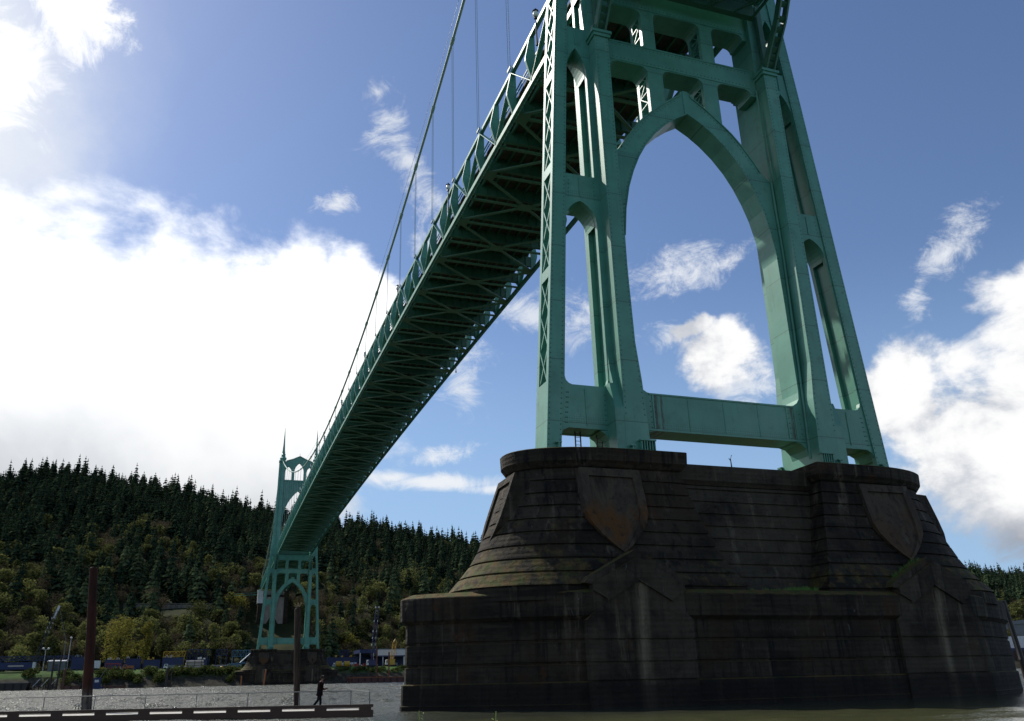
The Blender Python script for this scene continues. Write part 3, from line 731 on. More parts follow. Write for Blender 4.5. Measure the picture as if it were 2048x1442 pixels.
# maintenance ladders and frame at the low opening of the left leg
b = MB()
for x in (-11.75, -11.35, -10.1, -9.7): b.tube([(x, 1.0, 15.9), (x, 1.0, 18.6)], .05, 6)
b.tube([(-11.5, 1, 16.6), (-9.8, 1, 16.5)], .04, 6)
for k in range(10):
    b.bar((-11.75, 1, 16+.28*k), (-11.35, 1, 16+.28*k), .03); b.bar((-10.1, 1, 16+.28*k), (-9.7, 1, 16+.28*k), .03)
tag(b.build('access_ladder', BLACK), 'thin dark ladder frame standing inside low opening of left tower leg', 'ladder')
b = MB()
for x in (11.2, 11.5): b.tube([(x, 1.0, 15.9), (x, 1.0, 18.6)], .05, 6)
for k in range(10): b.bar((11.2, 1, 16+.28*k), (11.5, 1, 16+.28*k), .03)
tag(b.build('access_ladder', BLACK), 'thin dark ladder in low opening of right tower leg', 'ladder')
b = MB(); b.tube([(-.6, -1.0, 15.6), (-.62, -1.0, 16.25), (-.5, -1.0, 16.55)], [.05, .03, .03], 6); b.tube([(-.6, -1.0, 16.1), (-.75, -1, 16.3)], .03, 5)
tag(b.build('mast_stub', BLACK), 'tiny bent post sticking up from wall between pier caps', 'post')
# drain pipe on the right inner leg
b = MB(); b.tube([(7.05, -.14, 17.0), (7.3, -.14, 24), (7.55, -.14, 34), (7.45, -.14, 51)], .09, 8); b.build('drain_pipe', PAINT, near_tower)

# ------------------------------------------------------------------ terrain
CRX = [(-700, 168), (-420, 174), (-300, 170), (-247, 178), (-205, 192), (-170, 188), (-139, 184), (-61, 172), (17, 159), (60, 152), (108, 147), (182, 135), (246, 128), (400, 110), (700, 114), (917, 110), (1059, 104), (1500, 108), (2500, 90)]
def hill(x, y):
    if y < 440: return 0
    s = min(1, (y-440)/410); k = s**.92
    if y > 850: k = 1 - .1*min(1, (y-850)/300)
    w = 6*math.sin(x*.021+y*.013) + 4*math.sin(x*.053-y*.031+1)
    return (interp(CRX, x)-8)*k + w*min(1, s*4)*(1-.6*s)
def ground(x, y):
    e = 3*math.sin(x*.03)
    base = interp([(352, -3), (361, -.4), (366, 2.4), (372, 5.6), (378, 7.4), (384, 8.0), (420, 8.6), (440, 10), (900, 10)], y)
    return base + hill(x, y)
b = MB(); xs_ = [-2600, -1600, -1000, -700] + list(range(-540, 640, 14)) + list(range(640, 1500, 22)) + [1700, 2200, 3200]
ys_ = [340, 352, 358, 362, 365, 368, 371, 374, 377, 380, 384, 390, 400, 412, 425, 440] + list(range(452, 860, 14)) + [880, 920, 1000, 1300, 2000, 4000]
b.add([(x, y, ground(x, y)) for y in ys_ for x in xs_], [(j*len(xs_)+i, j*len(xs_)+i+1, (j+1)*len(xs_)+i+1, (j+1)*len(xs_)+i) for j in range(len(ys_)-1) for i in range(len(xs_)-1)])
HILLM = mat('forest_floor', (.03, .035, .015), .95, .1); t = NT(HILLM)
sp = t.n('ShaderNodeSeparateXYZ'); t.l(t.n('ShaderNodeNewGeometry').outputs['Position'], sp.inputs[0])
n_ = t.noise(t.coords(), .12, 6)
gcol = t.ramp(n_, [(.35, (.04, .075, .018)), (.5, (.06, .12, .025)), (.68, (.085, .085, .045))])
wood = t.ramp(t.noise(t.coords(), .05, 6), [(.35, (.018, .026, .010)), (.65, (.05, .055, .02))])
shore = t.ramp(t.noise(t.coords(), .5, 5), [(.4, (.03, .028, .02)), (.6, (.06, .055, .04))])
c_ = t.mix(t.sstep(sp.outputs[2], 4.0, 6.2), shore, gcol); c_ = t.mix(t.sstep(sp.outputs[1], 412, 425), c_, wood); t.l(c_, t.b.inputs['Base Color'])
tag(b.build('hills', HILLM, smooth=True), kind='structure')
# near bank, below the frame, carrying the weeds
NEARM = mat('near_bank', (.05, .07, .02), .95, .1); t = NT(NEARM)
t.l(t.ramp(t.noise(t.coords(), 1.5, 6), [(.35, (.03, .03, .02)), (.65, (.06, .09, .02))]), t.b.inputs['Base Color'])
b = MB(); xs_ = list(range(-120, 60, 6)); ys_ = [-120, -80, -60, -52, -46, -44, -42, -39, -36]
zf = lambda y: interp([(-120, 2.4), (-60, .9), (-52, .75), (-44, .9), (-42, .6), (-36, -1.2)], y)
b.add([(x, y, zf(y) + .06*math.sin(x*1.3+y)) for y in ys_ for x in xs_], [(j*len(xs_)+i, j*len(xs_)+i+1, (j+1)*len(xs_)+i+1, (j+1)*len(xs_)+i) for j in range(len(ys_)-1) for i in range(len(xs_)-1)])
tag(b.build('riverbank', NEARM, smooth=True), kind='structure')
WEED = mat('weed_green', (.22, .30, .04), .6)
def weed(loc, label, seed):
    r = random.Random(seed); b = MB(); h = .98
    b.tube([(0,0,0), (.01,0,h*.5), (.03*r.uniform(-1, 1),0,h)], [.006, .005, .003], 5)
    for k in range(14):
        z = h*(.72 + .28*k/14); a = r.uniform(0, 6.28); l = .09*(1.15-k/14)*r.uniform(.7, 1.2)
        d = Vector((math.cos(a), math.sin(a), .5)).normalized()*l; n = Vector((-math.sin(a), math.cos(a), 0))*l*.3
        p = Vector((.01, 0, z)); b.add([p, p+d*.5+n, p+d, p+d*.5-n], [(0, 1, 2, 3)])
    o = b.build('weed', WEED, loc=loc); return tag(o, label, 'weed', 'weeds at the bottom edge')
weed((-33.39, -44, .78), 'light green weed tip in front of left end of near pier', 1)
weed((-32.87, -44, .76), 'light green weed tip at bottom edge, the right one of the two', 2)
# water
WM = mat('river_water', (.050, .055, .036), .27, .5); t = NT(WM); t.b.inputs['IOR'].default_value = 1.33
geo = t.n('ShaderNodeNewGeometry')
w4 = t.noise(t.coords((.10, .30, 1)), 1.0, 4, .6, .4); w1 = t.noise(t.coords((.55, 1.0, 1)), .55, 5, .62, .6); w2 = t.noise(t.coords((1, 1.5, 1)), 2.6, 4, .6, .3); w3 = t.noise(t.coords((.05, .1, 1)), 1.0, 3)
ps = t.n('ShaderNodeSeparateXYZ'); t.l(geo.outputs['Position'], ps.inputs[0])
dx_, dy_ = t.math('DIVIDE', t.math('SUBTRACT', ps.outputs[0], 4), 33), t.math('DIVIDE', t.math('ADD', ps.outputs[1], 14), 26)
calm = t.math('SQRT', t.math('ADD', t.math('MULTIPLY', dx_, dx_), t.math('MULTIPLY', dy_, dy_)))
rgh = t.n('ShaderNodeMapRange'); t.l(t.sstep(t.math('ADD', calm, t.math('MULTIPLY', t.math('SUBTRACT', w1, .5), .3)), .75, 1.15), rgh.inputs[0]); rgh.inputs[3].default_value = .09; rgh.inputs[4].default_value = .37; t.l(rgh.outputs[0], t.b.inputs['Roughness'])
w5 = t.noise(t.coords((1, 1.3, 1)), 5.5, 3, .6, .3)
lee = t.math('ADD', .10, t.math('MULTIPLY', t.sstep(calm, .75, 1.15), .90))
speck = t.sstep(t.noise(t.coords((.8, 1.6, 1)), 1.1, 3, .6), .56, .62)
t.l(t.math('SUBTRACT', rgh.outputs[0], t.math('MULTIPLY', t.math('MULTIPLY', speck, lee), .18)), t.b.inputs['Roughness'])
shal = t.math('MULTIPLY', t.math('SUBTRACT', 1.0, t.sstep(t.math('ADD', ps.outputs[1], t.math('MULTIPLY', w4, 5)), -16, -6)), t.sstep(ps.outputs[0], -30, -24))
t.l(t.mix(shal, (.050, .055, .036), (.085, .088, .040)), t.b.inputs['Base Color'])
t.bump(t.math('MULTIPLY', lee, t.math('ADD', t.math('MULTIPLY', w2, .55), t.math('MULTIPLY', w5, .35))), 1.0, .50)
wr = np.random.default_rng(5); cell = .46; gx = np.arange(-175, 130.01, cell); gy = np.arange(-42, 366.01, cell); X, Y = np.meshgrid(gx, gy); H = np.zeros_like(X)
for k in range(46):
    wl = .95*(3.2/.95)**(k/45); th = wr.normal(math.radians(100), .55); kk = 2*math.pi/wl; ph = wr.uniform(0, 6.28)
    A = .0185*wl**.8*wr.uniform(.6, 1.3); env = .75 + .45*np.sin(X*wr.uniform(.02, .06) + Y*wr.uniform(.02, .07) + wr.uniform(0, 6))
    H += A*env*np.sin(kk*(X*math.cos(th) + Y*math.sin(th)) + ph)
edge = np.clip(np.minimum.reduce([X-gx[0], gx[-1]-X, Y-gy[0], gy[-1]-Y])/6, 0, 1); H = (H + .35*np.abs(H))*edge*.62
near = np.clip((np.hypot(np.maximum(np.abs(X-4)-22, 0), Y+4) - 6)/30, .18, 1); H *= near
nx, ny = len(gx), len(gy); idx = np.arange(nx*ny).reshape(ny, nx); qd = np.stack([idx[:-1,:-1], idx[:-1,1:], idx[1:,1:], idx[1:,:-1]], -1).reshape(-1, 4)
me = bpy.data.meshes.new('river_water'); ov = np.array([(-4000,-42,WZ),(gx[0],-42,WZ),(gx[0],gy[-1],WZ),(-4000,gy[-1],WZ),(gx[-1],-42,WZ),(6000,-42,WZ),(6000,gy[-1],WZ),(gx[-1],gy[-1],WZ),(-4000,-300,WZ),(-125,-300,WZ),(-125,-42,WZ),(65,-300,WZ),(6000,-300,WZ),(65,-42,WZ)])
vv = np.concatenate([np.stack([X.ravel(), Y.ravel(), (H+WZ).ravel()], 1), ov]).astype(np.float32); n0 = nx*ny
of = np.array([(0,1,2,3),(4,5,6,7),(8,9,10,0),(11,12,5,13)])+n0; qd = np.concatenate([qd, of]).astype(np.int32)
me.vertices.add(len(vv)); me.vertices.foreach_set('co', vv.ravel()); me.loops.add(qd.size); me.loops.foreach_set('vertex_index', qd.ravel()); me.polygons.add(len(qd))
me.polygons.foreach_set('loop_start', np.arange(len(qd), dtype=np.int32)*4); me.polygons.foreach_set('loop_total', np.full(len(qd), 4, np.int32)); me.polygons.foreach_set('use_smooth', np.ones(len(qd), bool)); me.materials.append(WM); me.update(calc_edges=True)
wo_ = bpy.data.objects.new('river_water', me); COL.objects.link(wo_); tag(wo_, kind='structure')


# ------------------------------------------------------------------ trees
def leafmat(name, dark, light, var=.5, scale=.045, transl=.3):
    m = mat(name, dark, .9, .0); t = NT(m); g = t.n('ShaderNodeNewGeometry')
    oi = t.n('ShaderNodeObjectInfo')
    f = t.math('ADD', t.math('MULTIPLY', g.outputs['Random Per Island'], .55), t.math('MULTIPLY', t.noise(t.coords(), scale, 3), .5))
    f = t.math('ADD', f, t.math('MULTIPLY', t.math('SUBTRACT', oi.outputs['Random'], .5), var))
    t.l(t.ramp(f, [(.15, dark), (.95, light)]), t.b.inputs['Base Color'])
    tr = t.n('ShaderNodeBsdfTranslucent'); t.l(t.ramp(f, [(.15, dark), (.95, light)]), tr.inputs[0]); mx = t.n('ShaderNodeMixShader'); mx.inputs[0].default_value = transl
    out = t.t.nodes['Material Output']; t.l(t.b.outputs[0], mx.inputs[1]); t.l(tr.outputs[0], mx.inputs[2]); t.l(mx.outputs[0], out.inputs['Surface'])
    return m
CONI = leafmat('conifer_needles', (.018, .034, .020), (.100, .128, .058), .8, .022, transl=.18)
BROAD = leafmat('spring_leaves', (.052, .062, .022), (.225, .230, .075), .8, transl=.3)
GOLD = leafmat('gold_leaves', (.13, .12, .022), (.33, .29, .07), .1)
BARE = leafmat('bare_twigs', (.050, .042, .026), (.15, .125, .075), .5)
BUSH = leafmat('bush_leaves', (.035, .050, .014), (.13, .15, .045), .5)
BARK = mat('bark', (.035, .027, .02), .9, .1)
def conifer_mb(seed, h=26, rad=4.0, tiers=13, per=11):
    """full drooping sprays in overlapping tiers, each spray a few ragged leaf plates"""
    r = random.Random(seed); b = MB(); b.mi = 1; b.tube([(0,0,-1), (0,0,h*.5), (0,0,h*.97)], [.36, .24, .04], 5, False); b.mi = 0
    sect = [r.uniform(.62, 1.25) for _ in range(7)]
    for i in range(tiers):
        u = (i + r.uniform(-.35, .35))/(tiers-1); u = min(max(u, 0), 1); z = h*(.13 + .83*u); rr = (rad*(1-u)**.66*(1 - .30*math.exp(-u*8)) + .30)*r.uniform(.78, 1.15)
        n = per if u < .7 else 8 if u < .9 else 5
        for k in range(n):
            a = 2*math.pi*(k + r.random())/n; l = rr*r.uniform(.55, 1.15)*sect[int(a/2/math.pi*6.99) % 7]; d = Vector((math.cos(a), math.sin(a), 0)); q = Vector((-d.y, d.x, 0))
            lift = r.uniform(-.18, .12)*l
            for m in range(3):
                f0, f1 = m*.26, m*.26 + .50; w = l*r.uniform(.24, .40)*(1.15-.5*f0); sk = q*r.uniform(-.25, .25)*l
                c0 = d*l*f0 + Vector((0, 0, z + lift*f0 + .5)); c1 = d*l*f1 + sk + Vector((0, 0, z + lift*f1 - .32*l*f1*f1 - r.uniform(0, .5)))
                mid = (c0+c1)*.5 + Vector((0, 0, .12)); dn = Vector((0, 0, -.35 - .30*w))
                b.add([c0, mid + q*w + dn*r.uniform(.5, 1.3), c1, mid - q*w + dn*r.uniform(.5, 1.3)], [(0, 1, 2), (0, 2, 3)])
    for k in range(3):
        a = k*1.05; x, y = .22*math.cos(a), .22*math.sin(a); b.add([(-x, -y, h*.91), (x, y, h*.91), (0, 0, h*1.02)], [(0, 1, 2)])
    return b
def broad_mb(seed, h=14, w=10, n=620, leaf=.62, lobes=9, split=False, narrow=1.0, twigs=False, zr=(.36, .84)):
    r = random.Random(seed); tr = MB(); cr = MB(); tr.tube([(0,0,-1), (.1,.05,h*.25), (0,.1,h*.5)], [.34, .27, .16], 6, False)
    L_ = []
    for k in range(lobes):
        a = 2*math.pi*(k+r.random()*.7)/lobes*1.618; ra = w*.5*r.uniform(.15, .68)*narrow; z = h*r.uniform(*zr)
        if k == 0: ra = 0; z = h*.80
        c = Vector((ra*math.cos(a), ra*math.sin(a), z)); s = w*r.uniform(.17, .29)*narrow; L_.append((c, s, s*r.uniform(.7, 1.1)/narrow))
        tr.tube([(0, .05, h*r.uniform(.2, .42)), tuple(c*.6 + Vector((0,0,h*.14))), tuple(c)], [.15, .09, .03], 4, False)
    for _ in range(n):
        c, s, sz = L_[r.randrange(lobes)]
        d = Vector((r.gauss(0,1), r.gauss(0,1), r.gauss(0,1))); d.normalize(); q = r.uniform(.55, 1.06)
        p = c + Vector((d.x*s*q, d.y*s*q, d.z*sz*q)); l = leaf*r.uniform(.5, 1.25)
        u = Vector((r.gauss(0,1), r.gauss(0,1), r.gauss(0,.7))).normalized(); v = u.cross(Vector((r.gauss(0,1), r.gauss(0,1), r.gauss(0,1)))).normalized()
        if twigs: cr.add([p - u*l*1.5, p + v*l*.16, p + u*l*1.5, p - v*l*.16], [(0, 1, 2, 3)])
        else: cr.add([p - u*l, p + v*l*.62 + u*l*.1, p + u*l, p - v*l*.62], [(0, 1, 2, 3)])
    return tr, cr
def mesh_of(b, mats, name):
    o = b.build(name, mats); me = o.data; bpy.data.objects.remove(o); return me
def both(seed, **k):
    tr, cr = broad_mb(seed, **k); b = MB(); b.v = list(cr.v); b.f = list(cr.f); b.m = [0]*len(cr.f); b.mi = 1; b.add(tr.v, tr.f); return b
con_mb = [conifer_mb(11, 24, 5.2), conifer_mb(12, 20, 4.9), conifer_mb(13, 27, 5.6, 14), conifer_mb(14, 16, 4.8, 10), conifer_mb(15, 22, 4.4, 12)]
bro_mb = [both(21), both(22, h=12, w=11, lobes=11), both(23, h=16, w=10), both(24, h=11, w=8, n=480, lobes=7)]
bar_mb = [both(31, h=13, w=10, n=760, leaf=.55, twigs=True), both(32, h=11, w=11, n=800, leaf=.5, twigs=True, lobes=11)]
con_mb += [conifer_mb(16, 21, 6.0, 12, 12), conifer_mb(17, 18, 5.6, 9, 12)]
con_me = [mesh_of(b, [CONI, BARK], 'conifer') for b in con_mb]
bro_me = [mesh_of(b, [BROAD, BARK], 'broadleaf_tree') for b in bro_mb]
bar_me = [mesh_of(b, [BARE, BARK], 'bare_tree') for b in bar_mb]
tr_ = random.Random(99); con = []; bro = []; bar = []
def zone(x, y): return math.degrees(math.atan2(x+34.84, y+50.07))
def noise2(x, y): return math.sin(x*.031+1.3)*math.sin(y*.027-.4) + .6*math.sin(x*.083+y*.051) + .4*math.sin(x*.17-y*.12+2)
y = 432.0
while y < 905:
    stp = 6.1 + (y-432)*.008
    x = -470.0
    while x < 1280:
        az = zone(x, y); vis = az < 21.5 or 42.5 < az < 56
        st = stp if vis else stp*2.3
        if az > -17.5 and az < 57 and not (abs(x) < 17 and y < 520):
            px, py = x + tr_.uniform(-.45, .45)*st, y + tr_.uniform(-.5, .5)*stp; up = (py-440)/410
            m_ = .80 - up*1.9 + .50*noise2(px, py) + tr_.gauss(0, .36)
            if az > 42: m_ += .12
            wy = 534 - (px+90)*.333
            if py < 448 and abs(px) < 16: pass
            elif -93 < px < -33 and wy-38 < py < wy+4 and tr_.random() < .82: pass
            elif 39 < px < 61 and 484 < py < 536 and tr_.random() < .8: pass
            elif m_ > .12 and tr_.random() < .8: (bro if tr_.random() < .56 else bar).append((px, py, vis))
            elif m_ <= .12: con.append((px, py, vis))
        x += st
    y += stp
def spread(items, protos_me, protos_mb, name, cat, groups, sc, limit, stuffname, stufflabel, mats):
    vis = [i for i in items if i[2]]; vis.sort(key=lambda i: (i[0]+35)**2 + (i[1]+50)**2)
    ind = set(id(i) for i in vis[:limit]); V = []; F = []; M = []; base = 0
    arrs = [(np.array(b.v), [np.array(f) for f in b.f], b.m) for b in protos_mb]
    vs_all = []; fcount = 0; loops = []; sizes = []; mids = []
    for it in items:
        k = tr_.randrange(len(protos_me)); s = tr_.uniform(*sc); a = tr_.uniform(0, 6.28); px, py, _ = it; pz = ground(px, py) - .3
        sx = s*tr_.uniform(.85, 1.15)
        if id(it) in ind:
            o = bpy.data.objects.new(name, protos_me[k]); COL.objects.link(o); o.location = (px, py, pz); o.rotation_euler.z = a; o.scale = (sx, sx, s)
            az = zone(px, py); g = groups[0] if az < 3.5 else groups[1] if az < 25 else groups[2]
            tag(o, g, cat, g)
        else:
            v = arrs[k][0]; c, s_ = math.cos(a), math.sin(a)
            w = np.stack([(v[:,0]*c - v[:,1]*s_)*sx + px, (v[:,0]*s_ + v[:,1]*c)*sx + py, v[:,2]*s + pz], 1)
            vs_all.append(w); off = base; base += len(v)
            for f in arrs[k][1]: loops.append(f + off); sizes.append(len(f))
            mids += arrs[k][2]
    if vs_all:
        v = np.concatenate(vs_all).astype(np.float32); lo = np.concatenate(loops).astype(np.int32); sz = np.array(sizes, np.int32)
        me = bpy.data.meshes.new(stuffname); me.vertices.add(len(v)); me.vertices.foreach_set('co', v.ravel())
        me.loops.add(len(lo)); me.loops.foreach_set('vertex_index', lo); me.polygons.add(len(sz))
        me.polygons.foreach_set('loop_start', np.concatenate([[0], np.cumsum(sz)[:-1]]).astype(np.int32)); me.polygons.foreach_set('loop_total', sz)
        for m in mats: me.materials.append(m)
        me.polygons.foreach_set('material_index', np.array(mids, np.int32)); me.update(calc_edges=True)
        o = bpy.data.objects.new(stuffname, me); COL.objects.link(o); tag(o, stufflabel, cat, kind='stuff')
    print(name, len(items), 'visible', len(vis), 'stuff faces', len(sizes))
spread(con, con_me, con_mb, 'conifer', 'tree', ['dark conifer on lower hillside left of the distant tower', 'dark conifer on lower hillside between distant tower and near pier', 'dark conifer on hillside beyond right end of near pier'], (.66, 1.38), 290, 'conifer_forest', 'dense dark conifer forest covering the upper hillside and ridge', [CONI, BARK])
spread(bro, bro_me, bro_mb, 'broadleaf_tree', 'tree', ['yellow green spring tree on lower hillside left of the distant tower', 'yellow green spring tree on lower hillside between distant tower and near pier', 'yellow green spring tree on hillside beyond right end of near pier'], (.75, 1.35), 280, 'broadleaf_wood', 'hazy yellow green spring woodland scattered over the hillside', [BROAD, BARK])
spread(bar, bar_me, bar_mb, 'bare_tree', 'tree', ['brownish bare twigged tree on lower hillside left of the distant tower', 'brownish bare twigged tree on lower hillside between distant tower and near pier', 'brownish bare twigged tree on hillside beyond right end of near pier'], (.75, 1.25), 280, 'bare_wood', 'brown leafless woodland scattered over the hillside', [BARE, BARK])
def named_tree(x, y, h, w, label, m, seed, n=1500, leaf=.55, narrow=1.0, lobes=14, zr=(.36, .84)):
    T = empty('broadleaf_tree', (x, y, ground(x, y)), 0, label, 'tree'); tr, cr = broad_mb(seed, h, w, n, leaf, lobes, narrow=narrow, zr=zr)
    tr.build('trunk', BARK, T); cr.build('crown', m, T); return T
named_tree(-77.4, 412, 26.5, 17, 'golden green round tree behind the yard, the wider of a pair left of bridge', GOLD, 41, 3000, .5, 1.0, 22, (.20, .86))
named_tree(-65.3, 412, 23.5, 10.5, 'narrow bright yellow tree beside the wider golden one', GOLD, 42, 1900, .48, .70, 20, (.12, .90))
named_tree(-20.5, 505, 16, 17, 'bright yellow tree beside the white bridge pylon', GOLD, 43, 1500)
named_tree(-43, 490, 17, 20, 'large rounded olive yellow tree on slope above retaining wall', BROAD, 44, 1600)
named_tree(98, 540, 24, 24, 'rounded yellow tree standing high among dark conifers, left of near pier', BROAD, 45, 1700, .7)
named_tree(40, 440, 17, 13, 'light green rounded tree above the blue crane', GOLD, 46, 1400)
named_tree(24, 436, 17, 13, 'yellow green tree right of the distant tower', BROAD, 47, 1300)
# riverbank bushes
bush_me = []
for k in range(4):
    tr, cr = broad_mb(60+k, 4.6, 6.6, 420, .42, 8); b = MB(); b.v = list(cr.v); b.f = list(cr.f); b.m = [0]*len(cr.f); bush_me.append(mesh_of(b, [BUSH], 'bush'))
for k in range(62):
    x = -112 + 1.62*k + tr_.uniform(-1.2, 1.2)
    if x < -82 and tr_.random() < .55: continue
    if x > -18: break
    y = tr_.choice([366.5, 369, 372.0, 374]) + tr_.uniform(-1, 1); o = bpy.data.objects.new('bush', bush_me[k % 4]); COL.objects.link(o)
    s = tr_.uniform(.7, 1.15); o.location = (x, y, ground(x, y)-1.5*s); o.rotation_euler.z = tr_.uniform(0, 6); o.scale = (s, s, s)
    tag(o, 'olive green bush on the far riverbank left of distant pier', 'bush', 'bushes on far riverbank')
for k in range(22):
    x = 24 + 1.9*k; y = 372 + tr_.uniform(-2, 3); o = bpy.data.objects.new('bush', bush_me[k % 4]); COL.objects.link(o)
    s = tr_.uniform(.35, .62); o.location = (x, y, ground(x, y)-1.2*s); o.rotation_euler.z = tr_.uniform(0, 6); o.scale = (s, s, s)
    tag(o, 'low green bush on the bank behind the red barge', 'bush', 'low bushes behind the barge')
#PART2
# ------------------------------------------------------------------ far bank: works yard, barges, cranes
def rough_paint(name, c, k=.6):
    m = mat(name, c, .5, .4); t = NT(m)
    t.l(t.mix(t.sstep(t.noise(t.coords(), .9, 6, .65), .45, .75), c, tuple(v*k+.01 for v in c)), t.b.inputs['Base Color']); return m
BLUE = rough_paint('yard_blue', (.014, .028, .095), .5); LBLUE = rough_paint('light_blue', (.07, .16, .27)); YEL = rough_paint('machine_yellow', (.50, .30, .03))
WHITE = rough_paint('white_paint', (.62, .62, .60), .75); REDP = rough_paint('red_paint', (.30, .035, .025)); RUST = rough_paint('rust_brown', (.10, .035, .02)); GREY = rough_paint('grey_steel', (.16, .17, .18))
HULL = rough_paint('hull_red', (.07, .016, .012)); TAN = rough_paint('tan_pipe', (.42, .36, .30)); DARK = mat('dark_glass', (.012, .014, .018), .2); PURP = rough_paint('crane_blue', (.03, .034, .10))
TYRE = mat('tyre', (.012, .012, .012), .8); WOOD = rough_paint('wet_timber', (.028, .020, .015)); ORANGE = rough_paint('orange_rust', (.33, .11, .03))
def G(x, y): return ground(x, y)
def wheels(b, xs, y0, y1, z, r=.5):
    for x in xs:
        for y in (y0, y1): b.tube([(x, y-.15, z+r), (x, y+.15, z+r)], r, 10)
def trailer(x0, x1, y, h, c, cend, label, name='trailer', cat='trailer', stripe=None):
    w = x1-x0; T = empty(name, ((x0+x1)/2, y, G(x0, y)+.1), 0, label, cat)
    b = MB(); b.box(-w/2, w/2, -1.25, 1.25, 1.0, 1.0+h); b.box(-w/2, w/2, -1.3, 1.3, 1.0+h, 1.08+h)
    for k in range(int(w/.8)): b.box(-w/2+.4+.8*k, -w/2+.46+.8*k, -1.29, -1.25, 1.05, .95+h)
    b.build('body', c, T); b = MB(); b.box(w/2, w/2+.9, -1.3, 1.3, .95, 1.05+h); b.build('end_panel', cend, T)
    if stripe: b = MB(); b.box(-w*.2, w*.25, -1.31, -1.295, 1.0+h*.38, 1.0+h*.6); b.build('stripe', stripe, T)
    b = MB(); wheels(b, (-w/2+1.2, -w/2+2.4, w/2-1.5), -1.1, 1.1, 0, .48); b.box(-w/2, w/2, -.5, .5, .75, 1.0); b.build('wheel_set', TYRE, T); return T
trailer(-124, -110.0, 384, 2.9, BLUE, WHITE, 'long blue trailer with white end at far left on the yard edge', stripe=TAN)
trailer(-88.2, -83.3, 384, 3.2, WHITE, WHITE, 'white box trailer beside the red brown pile on the far bank')
def shed(x0, x1, y, h, c, roofc, label, open_=False, cat='shed', d=6):
    T = empty('shed', ((x0+x1)/2, y, G(x0, y)), 0, label, cat); w = x1-x0; b = MB()
    b.box(-w/2, w/2, 0, d, 0, h)
    for k in range(int(w/.6)): b.box(-w/2+.6*k, -w/2+.6*k+.08, -.05, 0, 0, h)
    b.build('wall', c, T); b = MB(); b.hexa([(-w/2-.4, -.6, h), (w/2+.4, -.6, h), (w/2+.4, d+.4, h), (-w/2-.4, d+.4, h)], [(-w/2-.4, -.6, h+.25), (w/2+.4, -.6, h+.25), (w/2+.4, d+.4, h+1.0), (-w/2-.4, d+.4, h+1.0)]); b.build('roof', roofc, T)
    b = MB(); b.box(-w*.2, w*.1, -.09, -.052, 0, h*.75); b.build('door', DARK, T); return T
shed(-106.5, -99.4, 400, 4.3, GREY, WHITE, 'low grey shed on the green strip right of long blue trailer')
# open sided white and blue warehouse on the right
T = empty('warehouse', (50, 395, G(50, 395)), 0, 'open sided warehouse with white roof edge beside the near pier', 'warehouse')
b = MB(); b.box(-4.0, 17, -6, 14, 5.0, 7.9); b.build('roof_fascia', WHITE, T)
b = MB(); b.box(-4.2, 17.2, -6.2, 14.2, 7.9, 8.2); b.build('roof', LBLUE, T)
b = MB(); b.box(-12.6, -4.0, -5.8, 14, 6.2, 8.0); b.build('roof_fascia', BLUE, T)
b = MB(); b.box(-4.0, 17, -6.1, -6.0, 4.4, 5.0); b.build('eave_strip', PURP, T)
for x in (-12.3, -5.5, -.6, 4.2, 10.4, 16): b = MB(); b.box(x-.22, x+.22, -5.9, -5.45, -.5, 6.3); b.build('post', WHITE, T)
b = MB(); b.box(-12, 17, 12, 13, 0, 6); b.build('back_wall', BLUE, T); b = MB(); b.box(10.4, 13, -4, -3.8, 0, 5); b.build('wall_panel', WHITE, T)
def truss_box(x0, x1, y, z0, z1, d, c, label, legs=True, name='steel_lattice', n=None):
    w = x1-x0; T = empty(name, ((x0+x1)/2, y, G(x0, y)), 0, label, 'steel frame'); g = G(x0, y); a, h = z0-g, z1-g; b = MB(); n = n or max(3, int(w/1.3))
    for yy in (0, d):
        for zz in (a, h): b.bar((-w/2, yy, zz), (w/2, yy, zz), .24)
        for k in range(n+1):
            x = -w/2 + w*k/n; b.bar((x, yy, a), (x, yy, h), .14)
            if k < n: b.bar((x, yy, a if k % 2 else h), (x+w/n, yy, h if k % 2 else a), .14)
    for k in range(n+1):
        x = -w/2 + w*k/n
        for zz in (a, h): b.bar((x, 0, zz), (x, d, zz), .14)
    b.build('truss', c, T)
    if legs:
        b = MB()
        for x in (-w/2+.3, 0, w/2-.3):
            for yy in (0, d): b.bar((x, yy, -.5), (x, yy, a), .3)
        b.build('leg_frame', c, T)
    return T
truss_box(-56.6, -46.6, 402, 14.4, 16.6, 2.2, YEL, 'yellow lattice frame resting among the blue steel in the yard')
truss_box(-45.5, -34.9, 402, 12.6, 17.4, 2.5, BLUE, 'tall blue lattice frame right of the yellow one')
truss_box(-32.2, -26.7, 404, 14.7, 17.3, 2.2, BLUE, 'short blue lattice frame in the middle of the yard')
truss_box(-24.4, -14.6, 406, 14.1, 17.0, 2.2, LBLUE, 'lighter blue lattice frame next to the distant pier')
truss_box(29.3, 34.6, 402, 13.6, 16.4, 2, BLUE, 'small blue lattice frame right of distant tower')
truss_box(-128, -97, 405, 13.4, 15.2, 1.4, BLUE, 'very long low blue conveyor frame at far left', n=18)
def boxes(name, cat, items, y, label, mats):
    T = empty(name, (items[0][0], y, G(items[0][0], y)), 0, label, cat)
    for nm, m, bl in mats:
        b = MB()
        for bx in bl: b.box(*bx)
        b.build(nm, m, T)
    return T
